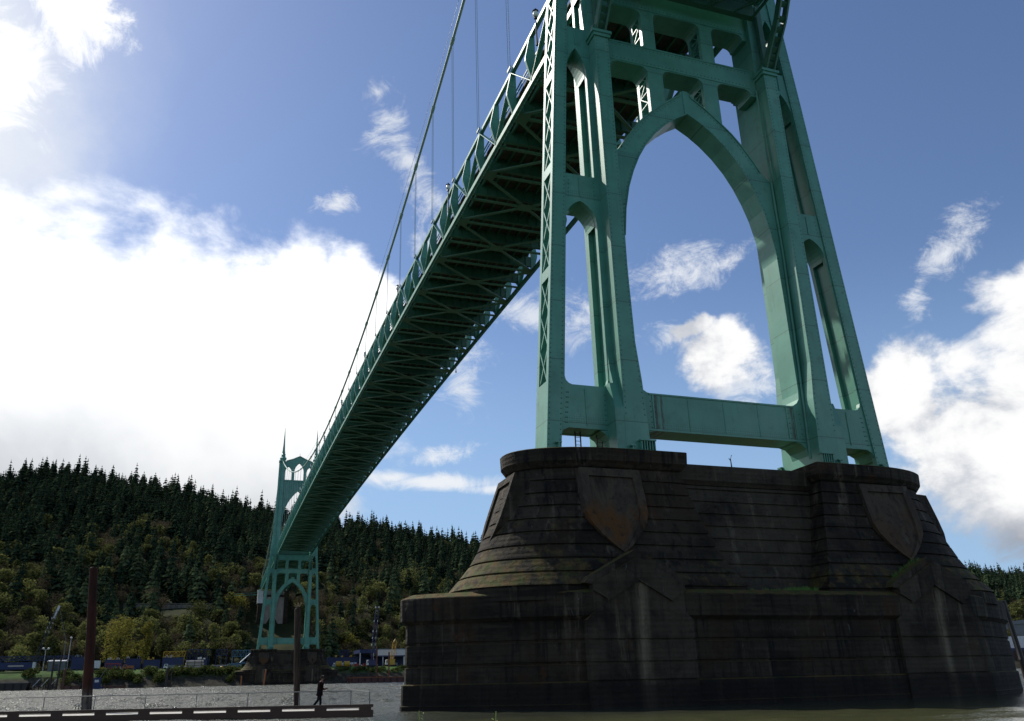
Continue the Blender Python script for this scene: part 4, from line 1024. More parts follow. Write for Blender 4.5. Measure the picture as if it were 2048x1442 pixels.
# row of blue steel bins
for k, (x0, x1, h, lab) in enumerate([(-95.7, -90.6, 6.0, 'tall blue steel hopper left of the white box trailer'), (-82, -74, 4.6, 'blue steel bin behind the red machine'), (-73, -66, 5.0, 'blue steel bin behind pair of golden trees'), (-65, -57.5, 4.4, 'low blue steel bin left of the yellow lattice frame'), (-56.5, -47, 5.2, 'blue steel bin under the yellow lattice frame'), (-46, -36, 4.2, 'blue steel bin under the tall blue frame'), (22.1, 37.5, 4.4, 'long dark blue container right of the distant tower')]):
    y = 392 if k == 0 else 396; w = x1-x0; b1 = [(0, w, 0, 2.6, .9, h)]; ribs = [(i*1.1, i*1.1+.14, -.12, 0, .9, h) for i in range(int(w/1.1)+1)] + [(-.1, w+.1, -.14, 2.7, h, h+.2), (-.1, w+.1, -.14, 2.7, .75, .9)]
    legs = [(i, i+.3, .1, .4, -.3, .9) for i in (0.2, w/2, w-.5)] + [(i, i+.3, 2.2, 2.5, -.3, .9) for i in (0.2, w/2, w-.5)]
    rr = random.Random(k); bits = [(q, q+.9, -.5, .6, h+.2, h+.2+rr.uniform(.3, 1.2)) for q in [rr.uniform(.3, w-1.4) for _ in range(4)]]
    boxes('steel_bin', 'steel bin', [(x0,)], y, lab, [('body', BLUE, b1), ('rib', BLUE, ribs), ('leg', GREY, legs), ('scrap', rr.choice([TAN, WHITE, YEL, GREY]), bits)])
# stacks of pipes
def pipes(x0, x1, y, rows, r, c, label):
    T = empty('pipe_stack', ((x0+x1)/2, y, G(x0, y)), 0, label, 'pipes'); w = x1-x0
    for k in range(rows):
        b = MB()
        for j in range(2): b.tube([(-w/2+.3*k, j*2.2*r, r + k*1.9*r+.3), (w/2-.25*k, j*2.2*r, r+k*1.9*r+.3)], r, 12)
        b.build('pipe', c, T)
    b = MB()
    for x in (-w*.35, 0, w*.35): b.box(x-.1, x+.1, -.7, 2.2*r+.9, 0, .3); b.box(x-.1, x+.1, -.8, -.65, 0, rows*1.9*r+.3)
    b.build('rack', RUST, T)
pipes(-46, -37.1, 386, 3, .62, TAN, 'stack of thick pale pipes on the bank edge below tall blue frame')
pipes(-34, -20, 388, 2, .35, GREY, 'low stack of thin grey pipes beside distant pier')
pipes(24, 36, 388, 2, .4, WHITE, 'white pipes lying below dark blue container right of distant tower')
# scattered yard clutter: drums, crates, small tanks
cl = random.Random(5)
for k in range(64):
    x = cl.choice([cl.uniform(-82, -24), cl.uniform(24, 56)]); y = cl.uniform(385, 391); s = cl.uniform(.6, 1.5); m = cl.choice([WHITE, WHITE, TAN, TAN, RUST, REDP, GREY, BLUE, YEL]); b = MB()
    if k % 2: b.tube([(0,0,0), (0,0,.1*s), (0,0,1.1*s), (0,0,1.2*s)], [.45*s, .5*s, .5*s, .4*s], 12)
    else: b.box(-s*.8, s*.8, -.6, .6, .1, s); b.box(-s*.85, s*.85, -.65, .65, s, s+.1); b.box(-s*.7, s*.7, -.5, .5, 0, .1)
    o = b.build('drum' if k % 2 else 'crate', m, loc=(x, y, G(x, y)-.05))
    side = 'left of distant pier' if x < 0 else 'right of distant tower'
    tag(o, ('small drum standing in the yard ' if k % 2 else 'small crate lying in the yard ') + side, 'drum' if k % 2 else 'crate', 'yard clutter ' + side + (' drums' if k % 2 else ' crates'))
for x, lab in ((26.0, 'left one of the two rusty yellow tanks beside distant pier'), (30.0, 'right one of two rusty yellow tanks beside distant pier')):
    T = empty('tank', (x, 382, G(x, 382)), 0, lab, 'tank', 'rusty yellow tanks'); b = MB(); b.tube([(-1.5, 0, 1.5), (-1.2, 0, 1.5), (1.2, 0, 1.5), (1.5, 0, 1.5)], [.9, 1.3, 1.3, .9], 14); b.build('drum_body', YEL, T)
    b = MB(); b.box(-1, -.7, -.8, .8, -.3, .6); b.box(.7, 1, -.8, .8, -.3, .6); b.build('saddle', RUST, T)
def truck(x, y, label, cc, bc, L_=6):
    T = empty('truck', (x, y, G(x, y)), 0, label, 'truck'); b = MB()
    b.hexa([(-L_/2, -1.1, .7), (-L_/2+1.9, -1.1, .7), (-L_/2+1.9, 1.1, .7), (-L_/2, 1.1, .7)], [(-L_/2+.5, -1.05, 2.5), (-L_/2+1.9, -1.05, 2.5), (-L_/2+1.9, 1.05, 2.5), (-L_/2+.5, 1.05, 2.5)]); b.build('cab', cc, T)
    b = MB(); b.box(-L_/2+.75, -L_/2+1.6, -1.13, -1.09, 1.6, 2.3); b.build('window', DARK, T)
    b = MB(); b.box(-L_/2+2.1, L_/2, -1.15, 1.15, .9, 2.0); b.box(-L_/2+1.9, L_/2, -.6, .6, .65, .9); b.build('bed', bc, T)
    b = MB(); wheels(b, (-L_/2+1, L_/2-2.2, L_/2-1), -1.0, 1.0, 0, .45); b.build('wheel', TYRE, T)
truck(-52.8, 386, 'small white pickup truck parked in the yard under the blue bins', WHITE, GREY, 5)
truck(-70.5, 384.5, 'orange flatbed truck right of the red machine', ORANGE, ORANGE, 5)
T = empty('loader', (-77, 384, G(-77, 384)), 0, 'red roofed machine with dark legs right of the white box trailer', 'machine')
b = MB(); b.box(-3.2, 3.2, -1.3, 1.3, 2.7, 3.1); b.build('roof', REDP, T); b = MB()
for x in (-2.8, -.9, .9, 2.8): b.box(x-.12, x+.12, -1, 1, .4, 2.7)
b.box(-3, 3, -1, 1, .9, 1.2); b.build('frame', REDP, T); b = MB(); b.box(-2, 1.2, -.8, .8, 1.2, 2.1); b.build('engine', DARK, T); b = MB(); wheels(b, (-2.2, 0, 2.2), -1, 1, -.1, .55); b.build('wheel', TYRE, T)
b = MB(); b.box(-5.4, -3.4, -.7, .7, .7, 1.5); b.build('hopper', YEL, T)
b = MB(); b.bar((-26.4, 385, 9.6), (-18.4, 387, 10.6), 1.0, .9); b.bar((-21, 386, 10.4), (-16.2, 389, 14.8), .4, .5); b.box(-24, -21.5, 384.6, 386, 8.0, 9.8)
tag(b.build('boom_lift', LBLUE), 'light blue boom lift folded beside the distant pier', 'lift')
# lamp posts and poles in the yard
def yard_lamp(x, z1, label, heads):
    T = empty('yard_lamp', (x, 405, G(x, 405)), 0, label, 'lamp post'); h = z1-G(x, 405); b = MB(); b.tube([(0,0,-.3), (0,0,h)], [.16, .09], 8); b.build('pole', WHITE, T)
    for hx in heads: b = MB(); b.tube([(hx, 0, h), (hx, 0, h+.25), (hx, 0, h+.7), (hx, 0, h+.85)], [.2, .55, .5, .15], 10); b.build('lamp_head', WHITE, T)
    if len(heads) > 1: b = MB(); b.bar((heads[0], 0, h-.05), (heads[1], 0, h-.05), .12); b.build('arm', WHITE, T)
yard_lamp(-109.2, 18.2, 'pale twin headed lamp post on green strip at far left', (-1.1, 1.1))
yard_lamp(-99.0, 23.0, 'tall single headed lamp post left of the red brown pile', (0,))
b = MB(); b.tube([(-101.3, 405, 8), (-101.3, 405, 22.9)], [.14, .08], 6); tag(b.build('pole', GREY), 'thin bare grey pole beside the tall single headed lamp', 'pole')
for x, zt, lab in ((-41.5, 31, 'thin utility pole behind tall blue frame'), (-37.3, 29, 'thin utility pole right of the tall blue frame')):
    b = MB(); b.tube([(x, 425, 9), (x, 425, zt)], [.16, .10], 6); b.bar((x-1.2, 425, zt-1), (x+1.2, 425, zt-1), .12); tag(b.build('utility_pole', WOOD), lab, 'utility pole')
# cranes
def lattice_boom(b, p, q, w0, w1, n, nose=.12):
    p, q = Vector(p), Vector(q); d = (q-p).normalized(); sx = Vector((1,0,0)) - d*d.x; sx.normalize(); sy = d.cross(sx)
    def c(t, i, j): w = lerp(w0, w1, t) if t < 1-nose else lerp(w1, .15, (t-1+nose)/nose); w = w*min(1, .3+t*5); return p.lerp(q, t) + sx*w*i*.5 + sy*w*j*.5
    for k in range(n):
        a, e = k/n, (k+1)/n
        for i, j in ((-1,-1), (1,-1), (1,1), (-1,1)): b.bar(c(a,i,j), c(e,i,j), .15)
        s = 1 if k % 2 else -1
        for j in (-1, 1): b.bar(c(a,s,j), c(e,-s,j), .09); b.bar(c(a,j,s), c(e,j,-s), .09)
def crane(loc, foot, tip, w, bc, cabc, label, bands=None):
    T = empty('crawler_crane', loc, 0, label, 'crane'); b = MB(); lattice_boom(b, foot, tip, w*.8, w, 16); bo = b.build('boom', bc, T)
    if bands:
        b = MB(); f, t_ = Vector(foot), Vector(tip)
        for k in bands: pp = f.lerp(t_, k); b.bar(pp - Vector((w*.52,0,0)), pp - Vector((w*.52,0,-.9)), .4); b.bar(pp + Vector((w*.52,0,0)), pp + Vector((w*.52,0,.9)), .4)
        b.build('boom_band', WHITE, bo)
    b = MB(); b.box(-1.9, 1.9, -1.4, 1.6, 1.1, 3.6); b.box(-2.1, 2.1, -1.5, 1.7, 3.6, 3.8); b.build('house', cabc, T)
    b = MB(); b.hexa([(-2.9, -1.5, 1.2), (-1.9, -1.5, 1.2), (-1.9, .4, 1.2), (-2.9, .4, 1.2)], [(-2.6, -1.5, 3.6), (-1.9, -1.5, 3.6), (-1.9, .4, 3.6), (-2.6, .4, 3.6)]); cb = b.build('cab', WHITE, T)
    b = MB(); b.box(-2.5, -2.0, -1.54, -1.5, 2.1, 3.3); b.build('window', DARK, cb)
    b = MB()
    for y in (-1.3, 1.3): b.tube([(-2.2, y-.4, .55), (-2.2, y+.4, .55)], .55, 10); b.tube([(2.2, y-.4, .55), (2.2, y+.4, .55)], .55, 10); b.box(-2.2, 2.2, y-.4, y+.4, 0, 1.1)
    b.build('track', TYRE, T)
    b = MB(); b.tube([tip, (tip[0]*.7+1.5, .4, 3.8)], .05, 4); b.tube([tip, (tip[0]+.5, .2, tip[2]-4)], .05, 4); b.build('pendant_line', BLACK, T)
    return T
g_ = G(42, 380); crane((42.2, 380, g_-.3), (-.1, 0, 2.2), (2.0, 0, 37-g_), 1.7, PURP, PURP, 'dark blue lattice boom crane beside the white warehouse', (.30, .42, .54, .72, .97))
g_ = G(53, 384); crane((52.4, 384, g_-.6), (.1, 0, 1.0), (2.2, 0, 21.6-g_), 1.7, YEL, YEL, 'short yellow lattice crane in front of the white warehouse')
g_ = G(-113, 392); T = crane((-112, 392, g_), (.2, 0, 2.2), (7.6, 0, 37-g_), 1.2, BLACK, GREY, 'dark lattice crane with white boom tip at far left', (.55, .62, .70, .78))
b = MB(); b.bar((6.3, 0, 31.6-g_), (7.7, 0, 37.2-g_), .9); b.build('boom_tip', WHITE, T); b = MB(); b.tube([(7.6, 0, 37-g_), (12.6, 0, 22-g_), (13, 0, 6)], .09, 5); b.build('hoist_line', GREY, T)
# barges and moored craft
def barge(x0, x1, y, h, label, c=HULL, d=9, deck=RUST):
    w = x1-x0; T = empty('barge', ((x0+x1)/2, y, WZ), 0, label, 'barge'); b = MB(); pf = [(-w/2+1, -.5), (w/2-1, -.5), (w/2, h), (-w/2, h)]
    b.prism(pf, [], 0, d); b.build('hull', c, T); b = MB(); b.box(-w/2-.05, w/2+.05, -.12, d+.1, h, h+.18); b.build('deck', deck, T)
    b = MB()
    for k in range(int(w/3)): x = -w/2 + 1.2 + 3*k; b.box(x, x+.5, -.2, 0, .25, h-.1)
    b.build('fender', TYRE, T); return T
barge(26.5, 58, 351, 2.4, 'dark red barge moored between distant pier and the near pier', d=8, deck=ORANGE)
barge(30, 44, 360.5, 2.9, 'smaller rusty barge tucked behind the dark red one', RUST, 5)
barge(-119, -106, 357, 3.1, 'black barge with grey sloping load at far left', WOOD, 8, GREY)
barge(-94, -86, 357, 1.5, 'low rust red float left of the red brown pile', RUST, 5)
barge(-77, -68.5, 357, 1.2, 'low rust red float right of the blue winch', RUST, 5)
T = empty('winch_boat', (-79.8, 358, WZ), 0, 'small blue work boat with slanted derrick by the far bank', 'boat')
b = MB(); b.prism([(-2.4, -.4), (2.4, -.4), (2.9, 1.0), (-2.9, 1.0)], [], -1.2, 1.2); b.build('hull', BLUE, T); b = MB(); b.box(-1.6, 1.5, -.9, .9, 1.0, 4.4); b.box(-1.8, 1.7, -1.0, 1.0, 4.4, 4.6); c_ = b.build('cabin', BLUE, T)
b = MB(); b.box(-.9, .7, -.95, -.9, 2.8, 3.8); b.build('window', WHITE, c_); b = MB(); b.bar((.8, 0, 4.4), (2.8, 0, 8.2), .2); b.build('derrick', GREY, T)
T = empty('timber_dolphin', (-100.5, 359, WZ), 0, 'dark timber landing frame standing in water at far left', 'dolphin')
b = MB()
for k in range(7): b.tube([(-5+1.7*k, 0, -2), (-5+1.7*k, 0, 4.6)], .22, 7)
b.bar((-5.4, 0, 5.0), (5.6, 0, 5.0), .3); b.bar((-5.4, 0, 2.2), (5.6, 0, 2.2), .3); b.build('frame', WOOD, T); b = MB()
for k in range(3): b.bar((-4+3.2*k, -.3, 1.6), (-1.6+3.2*k, -.3, 4.6), .22)
b.build('brace', WHITE, T)
def far_pile(x, z, label, m=RUST, r=.34, lean=0, y=357):
    b = MB(); b.tube([(x, y, -2), (x+lean, y, z-.1), (x+lean, y, z)], [r*1.05, r, r*.8], 10); tag(b.build('mooring_pile', m), label, 'pile', 'piles along the far bank')
far_pile(40.4, 16.2, 'tall brown pile standing just right of the blue crane', lean=-.2); far_pile(46.3, 13.9, 'brown pile in front of the short yellow crane', lean=-.2)
far_pile(-97.6, 13.0, 'shorter of two dark brown piles above timber landing frame', WOOD, .38); far_pile(-95.4, 13.8, 'taller of two dark brown piles above timber landing frame', WOOD, .34, .5); far_pile(-92.8, 8.6, 'stubby light topped pile right of the timber landing frame', RUST, .5)
far_pile(-52, 8.4, 'thick black pile in front of riverbank bushes', WOOD, .62); far_pile(-50.2, 7.9, 'thin black pile beside the thick one at the bushes', WOOD, .3)
far_pile(-85, 12.2, 'thin rusty pile right of the tall red brown near pile', RUST, .22, .6); far_pile(36.5, 5.6, 'short black stub pile at the left end of red barge', WOOD, .4); far_pile(-11.3, 7.0, 'leaning orange brown pile in front of distant pier', ORANGE, .35, .8, 352); far_pile(-20.8, 4.4, 'short orange brown pile left of distant pier', ORANGE, .3, 0, 352)
b = MB(); b.tube([(-29.3, 374, 7.2), (-29.3, 374, 7.5), (-29.3, 374, 8.7), (-29.3, 374, 9.0)], [.4, .8, .8, .4], 12); tag(b.build('buoy', YEL), 'bright yellow buoy lying on the bank left of distant pier', 'buoy')
# retaining wall on the slope
WALLM = rough_paint('wall_concrete', (.15, .135, .11), .4)
b = MB()
for k in range(17):
    x0, x1 = -90 + 3.2*k, -90 + 3.2*k + 3.2; y0, y1 = 534 - (x0+90)*.333, 534 - (x1+90)*.333; zt = 49.4 - .07*k
    b.hexa([(x0, y0, 40), (x1-.25, y1+.08, 40), (x1-.25, y1+1, 40), (x0, y0+1, 40)], [(x0, y0, zt), (x1-.25, y1+.08, zt), (x1-.25, y1+1, zt), (x0, y0+1, zt)])
    b.hexa([(x1-.25, y1-.3, 40), (x1, y1-.3, 40), (x1, y1+1, 40), (x1-.25, y1+1, 40)], [(x1-.25, y1-.3, zt+.4), (x1, y1-.3, zt+.4), (x1, y1+1, zt+.4), (x1-.25, y1+1, zt+.4)])
    b.hexa([(x0, y0-.2, zt+.4), (x1, y1-.2, zt+.4), (x1, y1+1.2, zt+.4), (x0, y0+1.2, zt+.4)], [(x0, y0-.2, zt+.8), (x1, y1-.2, zt+.8), (x1, y1+1.2, zt+.8), (x0, y0+1.2, zt+.8)])
tag(b.build('retaining_wall', WALLM), 'long pale concrete retaining wall half hidden in trees above the yard', 'wall')
def car(x, y, z, c, lab):
    T = empty('parked_car', (x, y, z), 0, lab, 'car'); b = MB(); b.prism([(-2.2, .4), (2.2, .4), (2.2, 1.0), (1.3, 1.15), (.6, 1.75), (-1.6, 1.75), (-2.2, 1.1)], [], -.9, .9); b.build('body', c, T)
    b = MB(); b.prism([(-1.4, 1.15), (.9, 1.15), (.45, 1.62), (-1.3, 1.62)], [], -.93, -.9); b.build('window', DARK, T); b = MB(); wheels(b, (-1.4, 1.4), -.85, .85, 0, .36); b.build('wheel', TYRE, T)
car(43.7, 530, ground(43.7, 530)+.4, WHITE, 'tiny white car on the wooded hillside right of distant tower'); car(56, 516, ground(56, 516)+.4, GREY, 'tiny grey car on the wooded hillside near the near pier')
# approach bent and anchorage beyond the distant tower
T = empty('approach_bent', (0, 503, 0), 0, 'pale concrete gothic bent carrying the approach beyond distant tower', 'bridge bent')
b = MB(); pa = pointed(-4.6, 4.6, 30, 41, 8)
b.prism([(-9.6, 8), (-4.6, 8)] + pa + [(4.6, 8), (9.6, 8), (8.6, 52), (-8.6, 52)], [], -1.6, 1.6); b.build('arch_wall', PALE, T)
for s in (-1, 1):
    b = MB(); b.hexa([(s*8-1.6, -2.4, 6), (s*8+1.6, -2.4, 6), (s*8+1.6, 2.4, 6), (s*8-1.6, 2.4, 6)], [(s*8-1.2, -2, 53), (s*8+1.2, -2, 53), (s*8+1.2, 2, 53), (s*8-1.2, 2, 53)]); b.build('column', CONC, T)
    b = MB(); b.box(s*8-1.7, s*8+1.7, -2.4, 2.4, 48 if s < 0 else 53, 55.6); b.box(s*8-1.9, s*8+1.9, -2.6, 2.6, 55.6, 56.1); b.build('pylon', WHITE if s < 0 else CONC, T)  # sunlight on the left pylon is put into its white colour; right one dark
# approach viaduct running on into the hill
T = empty('approach_viaduct', (0, 560, 0), 0, 'dark concrete approach viaduct behind distant tower running into the wooded hill', 'viaduct')
b = MB(); b.box(-8.2, 8.2, -55, 60, 53.6, 56); b.build('road_deck', PALE, T); b = MB(); b.box(-8.4, -8.1, -55, 60, 56, 57.1); b.box(8.1, 8.4, -55, 60, 56, 57.1); b.build('parapet', PALE, T)
for y in (-25, 5, 35):
    b = MB(); b.prism([(-8, 10), (-4.4, 10)] + pointed(-4.4, 4.4, 34, 44, 6) + [(4.4, 10), (8, 10), (8, 53.6), (-8, 53.6)], [], y, y+2.2); b.build('bent', PALE, T)
b = MB(); b.tube([(-24, 501, 52.4), (-10, 503, 53.4)], .16, 5); b.tube([(-24, 501, 53.6), (-10, 503, 54.6)], .10, 5); tag(b.build('service_pipe', PAINT), 'short green pipe gangway running left from the white pylon', 'pipe')
# structures by the right bank
T = empty('moored_ship', (452, 372, WZ), R(-38), 'dark moored barge with white deckhouse right of the near pier', 'ship')
b = MB(); b.prism([(-40, -1), (60, -1), (62, 11), (-42, 11)], [], 0, 14); b.build('hull', WOOD, T); b = MB(); b.box(-41, 61, -.4, 14.4, 10.6, 12.2); b.build('deck_rail', PURP, T); b = MB(); b.box(-22, 40, 3, 12, 12.2, 19.4); b.build('deckhouse', WHITE, T)
b = MB()
for k in range(20): b.box(-39+5*k, -37+5*k, -.5, -.02, 2, 10)
b.build('hull_frame', HULL, T)
T = empty('shed', (560, 425, 9), R(-40), 'low grey roofed sheds on the right bank below the wooded hill', 'shed'); b = MB(); b.box(-45, 60, 0, 14, 10, 22); b.build('wall', GREY, T); b = MB(); b.prism([(-46, 22), (61, 22), (61, 23), (7, 27), (-46, 23)], [], -1, 15); b.build('roof', GREY, T)

# ------------------------------------------------------------------ the float, its rail, the piles, the walker
DZ = .45
FA = Vector((-46.0, 6.96, 0)); FB = Vector((-26.74, -.19, 0)); NB = Vector((-26.66, -4.58, 0)); dd = (FB-FA).normalized(); off = NB-FB
FA = FA - dd*26; LEN = (FB-FA).length
DOCKC = mat('pale_deck_concrete', (.55, .52, .45), .7, .3); t = NT(DOCKC)  # pale concrete, the deck's own colour
t.l(t.ramp(t.noise(t.coords(), 1.5, 6), [(.3, (.36, .33, .28)), (.6, (.58, .55, .48))]), t.b.inputs['Base Color'])
DWOOD = rough_paint('dock_timber', (.060, .028, .015)); GALV = rough_paint('galvanised', (.13, .135, .13))
def dp(t_, w, z): p = FA + dd*t_ + off*w; return (p.x, p.y, z)
D = empty('floating_dock', (0, 0, 0), 0, 'low floating dock with timber edge rail in the lower left corner', 'dock')
def dbox(b, t0, t1, w0, w1, z0, z1): b.hexa([dp(t0,w0,z0), dp(t1,w0,z0), dp(t1,w1,z0), dp(t0,w1,z0)][::-1], [dp(t0,w0,z1), dp(t1,w0,z1), dp(t1,w1,z1), dp(t0,w1,z1)][::-1])
b = MB(); dbox(b, 0, LEN, .03, .965, .02, DZ); b.build('float_deck', DOCKC, D, recalc=True)
b = MB(); dbox(b, 0, LEN+.1, .966, 1.0, -.1, DZ+.03); dbox(b, 0, LEN+.1, 0, .03, -.1, DZ+.03); dbox(b, LEN-.05, LEN+.1, .03, .966, -.1, DZ+.02); b.build('edge_beam', DWOOD, D, recalc=True)
for k in range(20):
    t1 = LEN + .1 - .1 - 2.33*k; b = MB(); dbox(b, t1-.62, t1, .955, .995, DZ+.03, DZ+.16); b.build('rail_block', DWOOD, D, recalc=True)
b = MB(); dbox(b, 0, LEN+.1, .945, 1.0, DZ+.16, DZ+.30); b.build('bull_rail', DWOOD, D, recalc=True)
b = MB()
for k in range(7): dbox(b, LEN-3-6*k-.35, LEN-3-6*k+.35, .2, .8, -.4, .02)
b.build('float_tank', BLACK, D, recalc=True)
Rr = empty('handrail_fence', (0, 0, 0), 0, 'thin galvanised pipe railing along the far side of floating dock', 'railing')
HR = .92
for k in range(16):
    t_ = LEN - .35 - 2.95*k; b = MB(); b.tube([dp(t_, .045, DZ), dp(t_, .045, DZ+HR)], .026, 8); b.build('rail_post', GALV, Rr)
b = MB()
b.tube([dp(.5, .045, DZ+HR), dp(LEN-.35, .045, DZ+HR)], .026, 8); b.build('top_rail', GALV, Rr)
b = MB(); b.tube([dp(.5, .045, DZ+.10), dp(LEN-.35, .045, DZ+.10)], .018, 6); b.build('bottom_rail', GALV, Rr)
b = MB(); b.tube([dp(LEN-.35, .045, DZ+HR+.04), dp(LEN-.05, .93, DZ+HR-.02)], .026, 8); b.tube([dp(LEN-.05, .93, -.1), dp(LEN-.05, .93, DZ+HR)], .030, 8); b.build('end_rail', GALV, Rr)
MESH = mat('wire_mesh', (.3, .31, .3), .5); b = MB()
for i in range(26):
    q = i/26; z = DZ + .1 + (HR-.1)*q; b.bar(dp(LEN-3.3, .046, z), dp(LEN-.35, .046, z), .006)
for i in range(60): b.bar(dp(LEN-.35-2.95*i/60, .046, DZ+.1), dp(LEN-.35-2.95*i/60, .046, DZ+HR), .006)
b.build('mesh_panel', MESH, Rr)
PILE = mat('rusty_pile', (.09, .025, .016), .8, .2); t = NT(PILE); sp = t.n('ShaderNodeSeparateXYZ'); t.l(t.n('ShaderNodeNewGeometry').outputs['Position'], sp.inputs[0])
zz = t.math('ADD', sp.outputs[2], t.math('MULTIPLY', t.noise(t.coords(), 2, 5), .8))
t.l(t.mix(t.sstep(zz, 1.7, 2.3), t.ramp(t.noise(t.coords((1, 1, .3)), 6, 5), [(.35, (.03, .022, .018)), (.65, (.16, .14, .12))]), t.ramp(t.noise(t.coords((1, 1, .2)), 3, 6), [(.35, (.022, .008, .006)), (.65, (.048, .015, .010))])), t.b.inputs['Base Color']); t.bump(t.noise(t.coords(), 12, 4), .4, .02)
b = MB(); b.tube([(-41.5, 6.9, -3), (-41.5, 6.9, .4), (-41.80, 6.9, 4.6), (-42.2, 6.9, 8.78), (-42.2, 6.9, 8.84)], [.31, .30, .275, .23, .18], 16); tag(b.build('mooring_pile', PILE, smooth=False), 'tall leaning red brown pile at the left behind dock railing', 'pile', 'dock piles')
WP = mat('weathered_pile', (.05, .035, .025), .9, .2); t = NT(WP)
t.l(t.ramp(t.noise(t.coords((3, 3, .25)), 3, 7, .7), [(.35, (.018, .013, .010)), (.55, (.05, .036, .026)), (.75, (.12, .10, .08))]), t.b.inputs['Base Color']); t.bump(t.noise(t.coords((4, 4, .3)), 5, 6), .7, .03)
b = MB(); b.tube([(-29.75, 2.6, -3), (-29.75, 2.6, .45), (-29.9, 2.6, 3), (-30.02, 2.6, 5.8), (-30.05, 2.6, 6.02), (-30.0, 2.6, 6.2)], [.18, .18, .185, .20, .19, .08], 14)
wp_ = tag(b.build('mooring_pile', WP), 'weathered timber pile with dry stalks on top left of the walker', 'pile', 'dock piles')
b = MB(); r_ = random.Random(4)
for k in range(14):
    a = r_.uniform(0, 6.28); l = r_.uniform(.15, .5); b.tube([(-30.05, 2.6, 6.05), (-30.05+l*.6*math.cos(a), 2.6+l*.6*math.sin(a), 6.05+l*.8), (-30.05+l*1.1*math.cos(a), 2.6+l*1.1*math.sin(a), 6.05+l*.75)], [.02, .014, .006], 4)
tag(b.build('dry_plant', mat('dry_stalk', (.22, .18, .09), .9)), 'tuft of dry stalks growing on top of weathered timber pile', 'plant')
b = MB(); b.tube([(26.6, 2.2, -3), (26.05, 2.2, 3), (25.6, 2.2, 6.9)], [.23, .22, .19], 14)
tag(b.build('mooring_pile', WOOD), 'dark slanted fender pile leaning at right end of near pier', 'pile'); b = MB(); b.bar((25.75, 2.0, 2.4), (25.25, 2.0, 6.3), .10); tag(b.build('fender_strip', PALE), 'pale thin strip beside the slanted fender pile on near pier', 'post')

# the walker
def skin(name, verts, edges, radii, m, parent, sub=2):
    me = bpy.data.meshes.new(name); me.from_pydata(verts, edges, []); me.materials.append(m); o = bpy.data.objects.new(name, me); COL.objects.link(o); o.parent = parent
    bm = bmesh.new(); bm.from_mesh(me); lay = bm.verts.layers.skin.verify()
    for v, r_ in zip(bm.verts, radii): v[lay].radius = r_ if isinstance(r_, tuple) else (r_, r_)
    bm.verts.ensure_lookup_table(); bm.verts[0][lay].use_root = True; bm.to_mesh(me); bm.free()
    o.modifiers.new('Skin', 'SKIN').use_smooth_shade = True; s = o.modifiers.new('Sub', 'SUBSURF'); s.levels = s.render_levels = sub; return o
SKINM = mat('skin', (.20, .10, .065), .7); COAT = mat('maroon_coat', (.012, .006, .006), .95, .05); PANTS = mat('dark_trousers', (.007, .008, .013), .95, .05); SHOE = rough_paint('pale_shoe', (.35, .40, .45)); HAIR = mat('dark_hair', (.015, .010, .008), .6); CAP = mat('dark_cap', (.025, .015, .015), .8)
W = empty('person', (-28.87, -.62, DZ), math.atan2(dd.y, dd.x), 'person in dark jacket and trousers walking right on dock holding camera', 'person'); W.scale = (.96,)*3
# one continuous body: torso, legs, arms, neck and head (x forward, y left)
V = [(0,0,.93), (.02,0,1.12), (.05,0,1.33), (.07,0,1.46), (.10,0,1.54), (.12,0,1.63), (.13,0,1.70),
     (.02,-.10,.88), (.10,-.10,.50), (.10,-.10,.09), (.24,-.11,.03),
     (-.02,.10,.88), (-.10,.10,.50), (-.38,.10,.16), (-.30,.10,.05),
     (.06,-.19,1.42), (.02,-.25,1.16), (.24,-.18,1.08), (.33,-.11,1.12),
     (.06,.19,1.42), (.02,.25,1.16), (.24,.18,1.08), (.33,.09,1.12)]
Ed = [(0,1),(1,2),(2,3),(3,4),(4,5),(5,6),(0,7),(7,8),(8,9),(9,10),(0,11),(11,12),(12,13),(13,14),(3,15),(15,16),(16,17),(17,18),(3,19),(19,20),(20,21),(21,22)]
Rd = [(.13,.16), (.12,.15), (.13,.17), (.11,.14), .055, (.085,.075), (.07,.065), .095, .062, .042, .035, .095, .062, .042, .035, .065, .050, .040, .030, .065, .050, .040, .030]
skin('body', V, Ed, Rd, SKINM, W)
V2 = [v for v in V[:4]] + [V[15], V[16], V[17], (.30,-.135,1.105), V[19], V[20], V[21], (.30,.13,1.105), (0,0,.82), (.082,0,1.52)]
skin('jacket', V2, [(0,1),(1,2),(2,3),(3,4),(4,5),(5,6),(6,7),(3,8),(8,9),(9,10),(10,11),(0,12),(3,13)], [(.165,.195), (.155,.185), (.165,.20), (.12,.15), .085, .068, .056, .05, .085, .068, .056, .05, (.165,.195), .085], COAT, W)
skin('trousers', [V[0], V[7], V[8], V[9], V[11], V[12], V[13]], [(0,1),(1,2),(2,3),(0,4),(4,5),(5,6)], [(.14,.165), .105, .078, .066, .105, .078, .066], PANTS, W)
skin('shoe', [(.05,-.10,.06), (.15,-.10,.05), (.27,-.11,.035)], [(0,1),(1,2)], [.055, .05, .04], PANTS, W); skin('shoe', [(-.42,.10,.15), (-.36,.10,.09), (-.27,.10,.04)], [(0,1),(1,2)], [.055, .05, .04], SHOE, W)
skin('hair', [(.10,0,1.70), (.09,0,1.75), (.05,0,1.68), (.045,0,1.60)], [(0,1),(0,2),(2,3)], [(.085,.083), .05, (.075,.085), .05], HAIR, W)
skin('cap', [(.11,0,1.745), (.13,0,1.785), (.24,0,1.745)], [(0,1),(0,2)], [(.098,.095), (.06,.06), (.045,.02)], CAP, W)
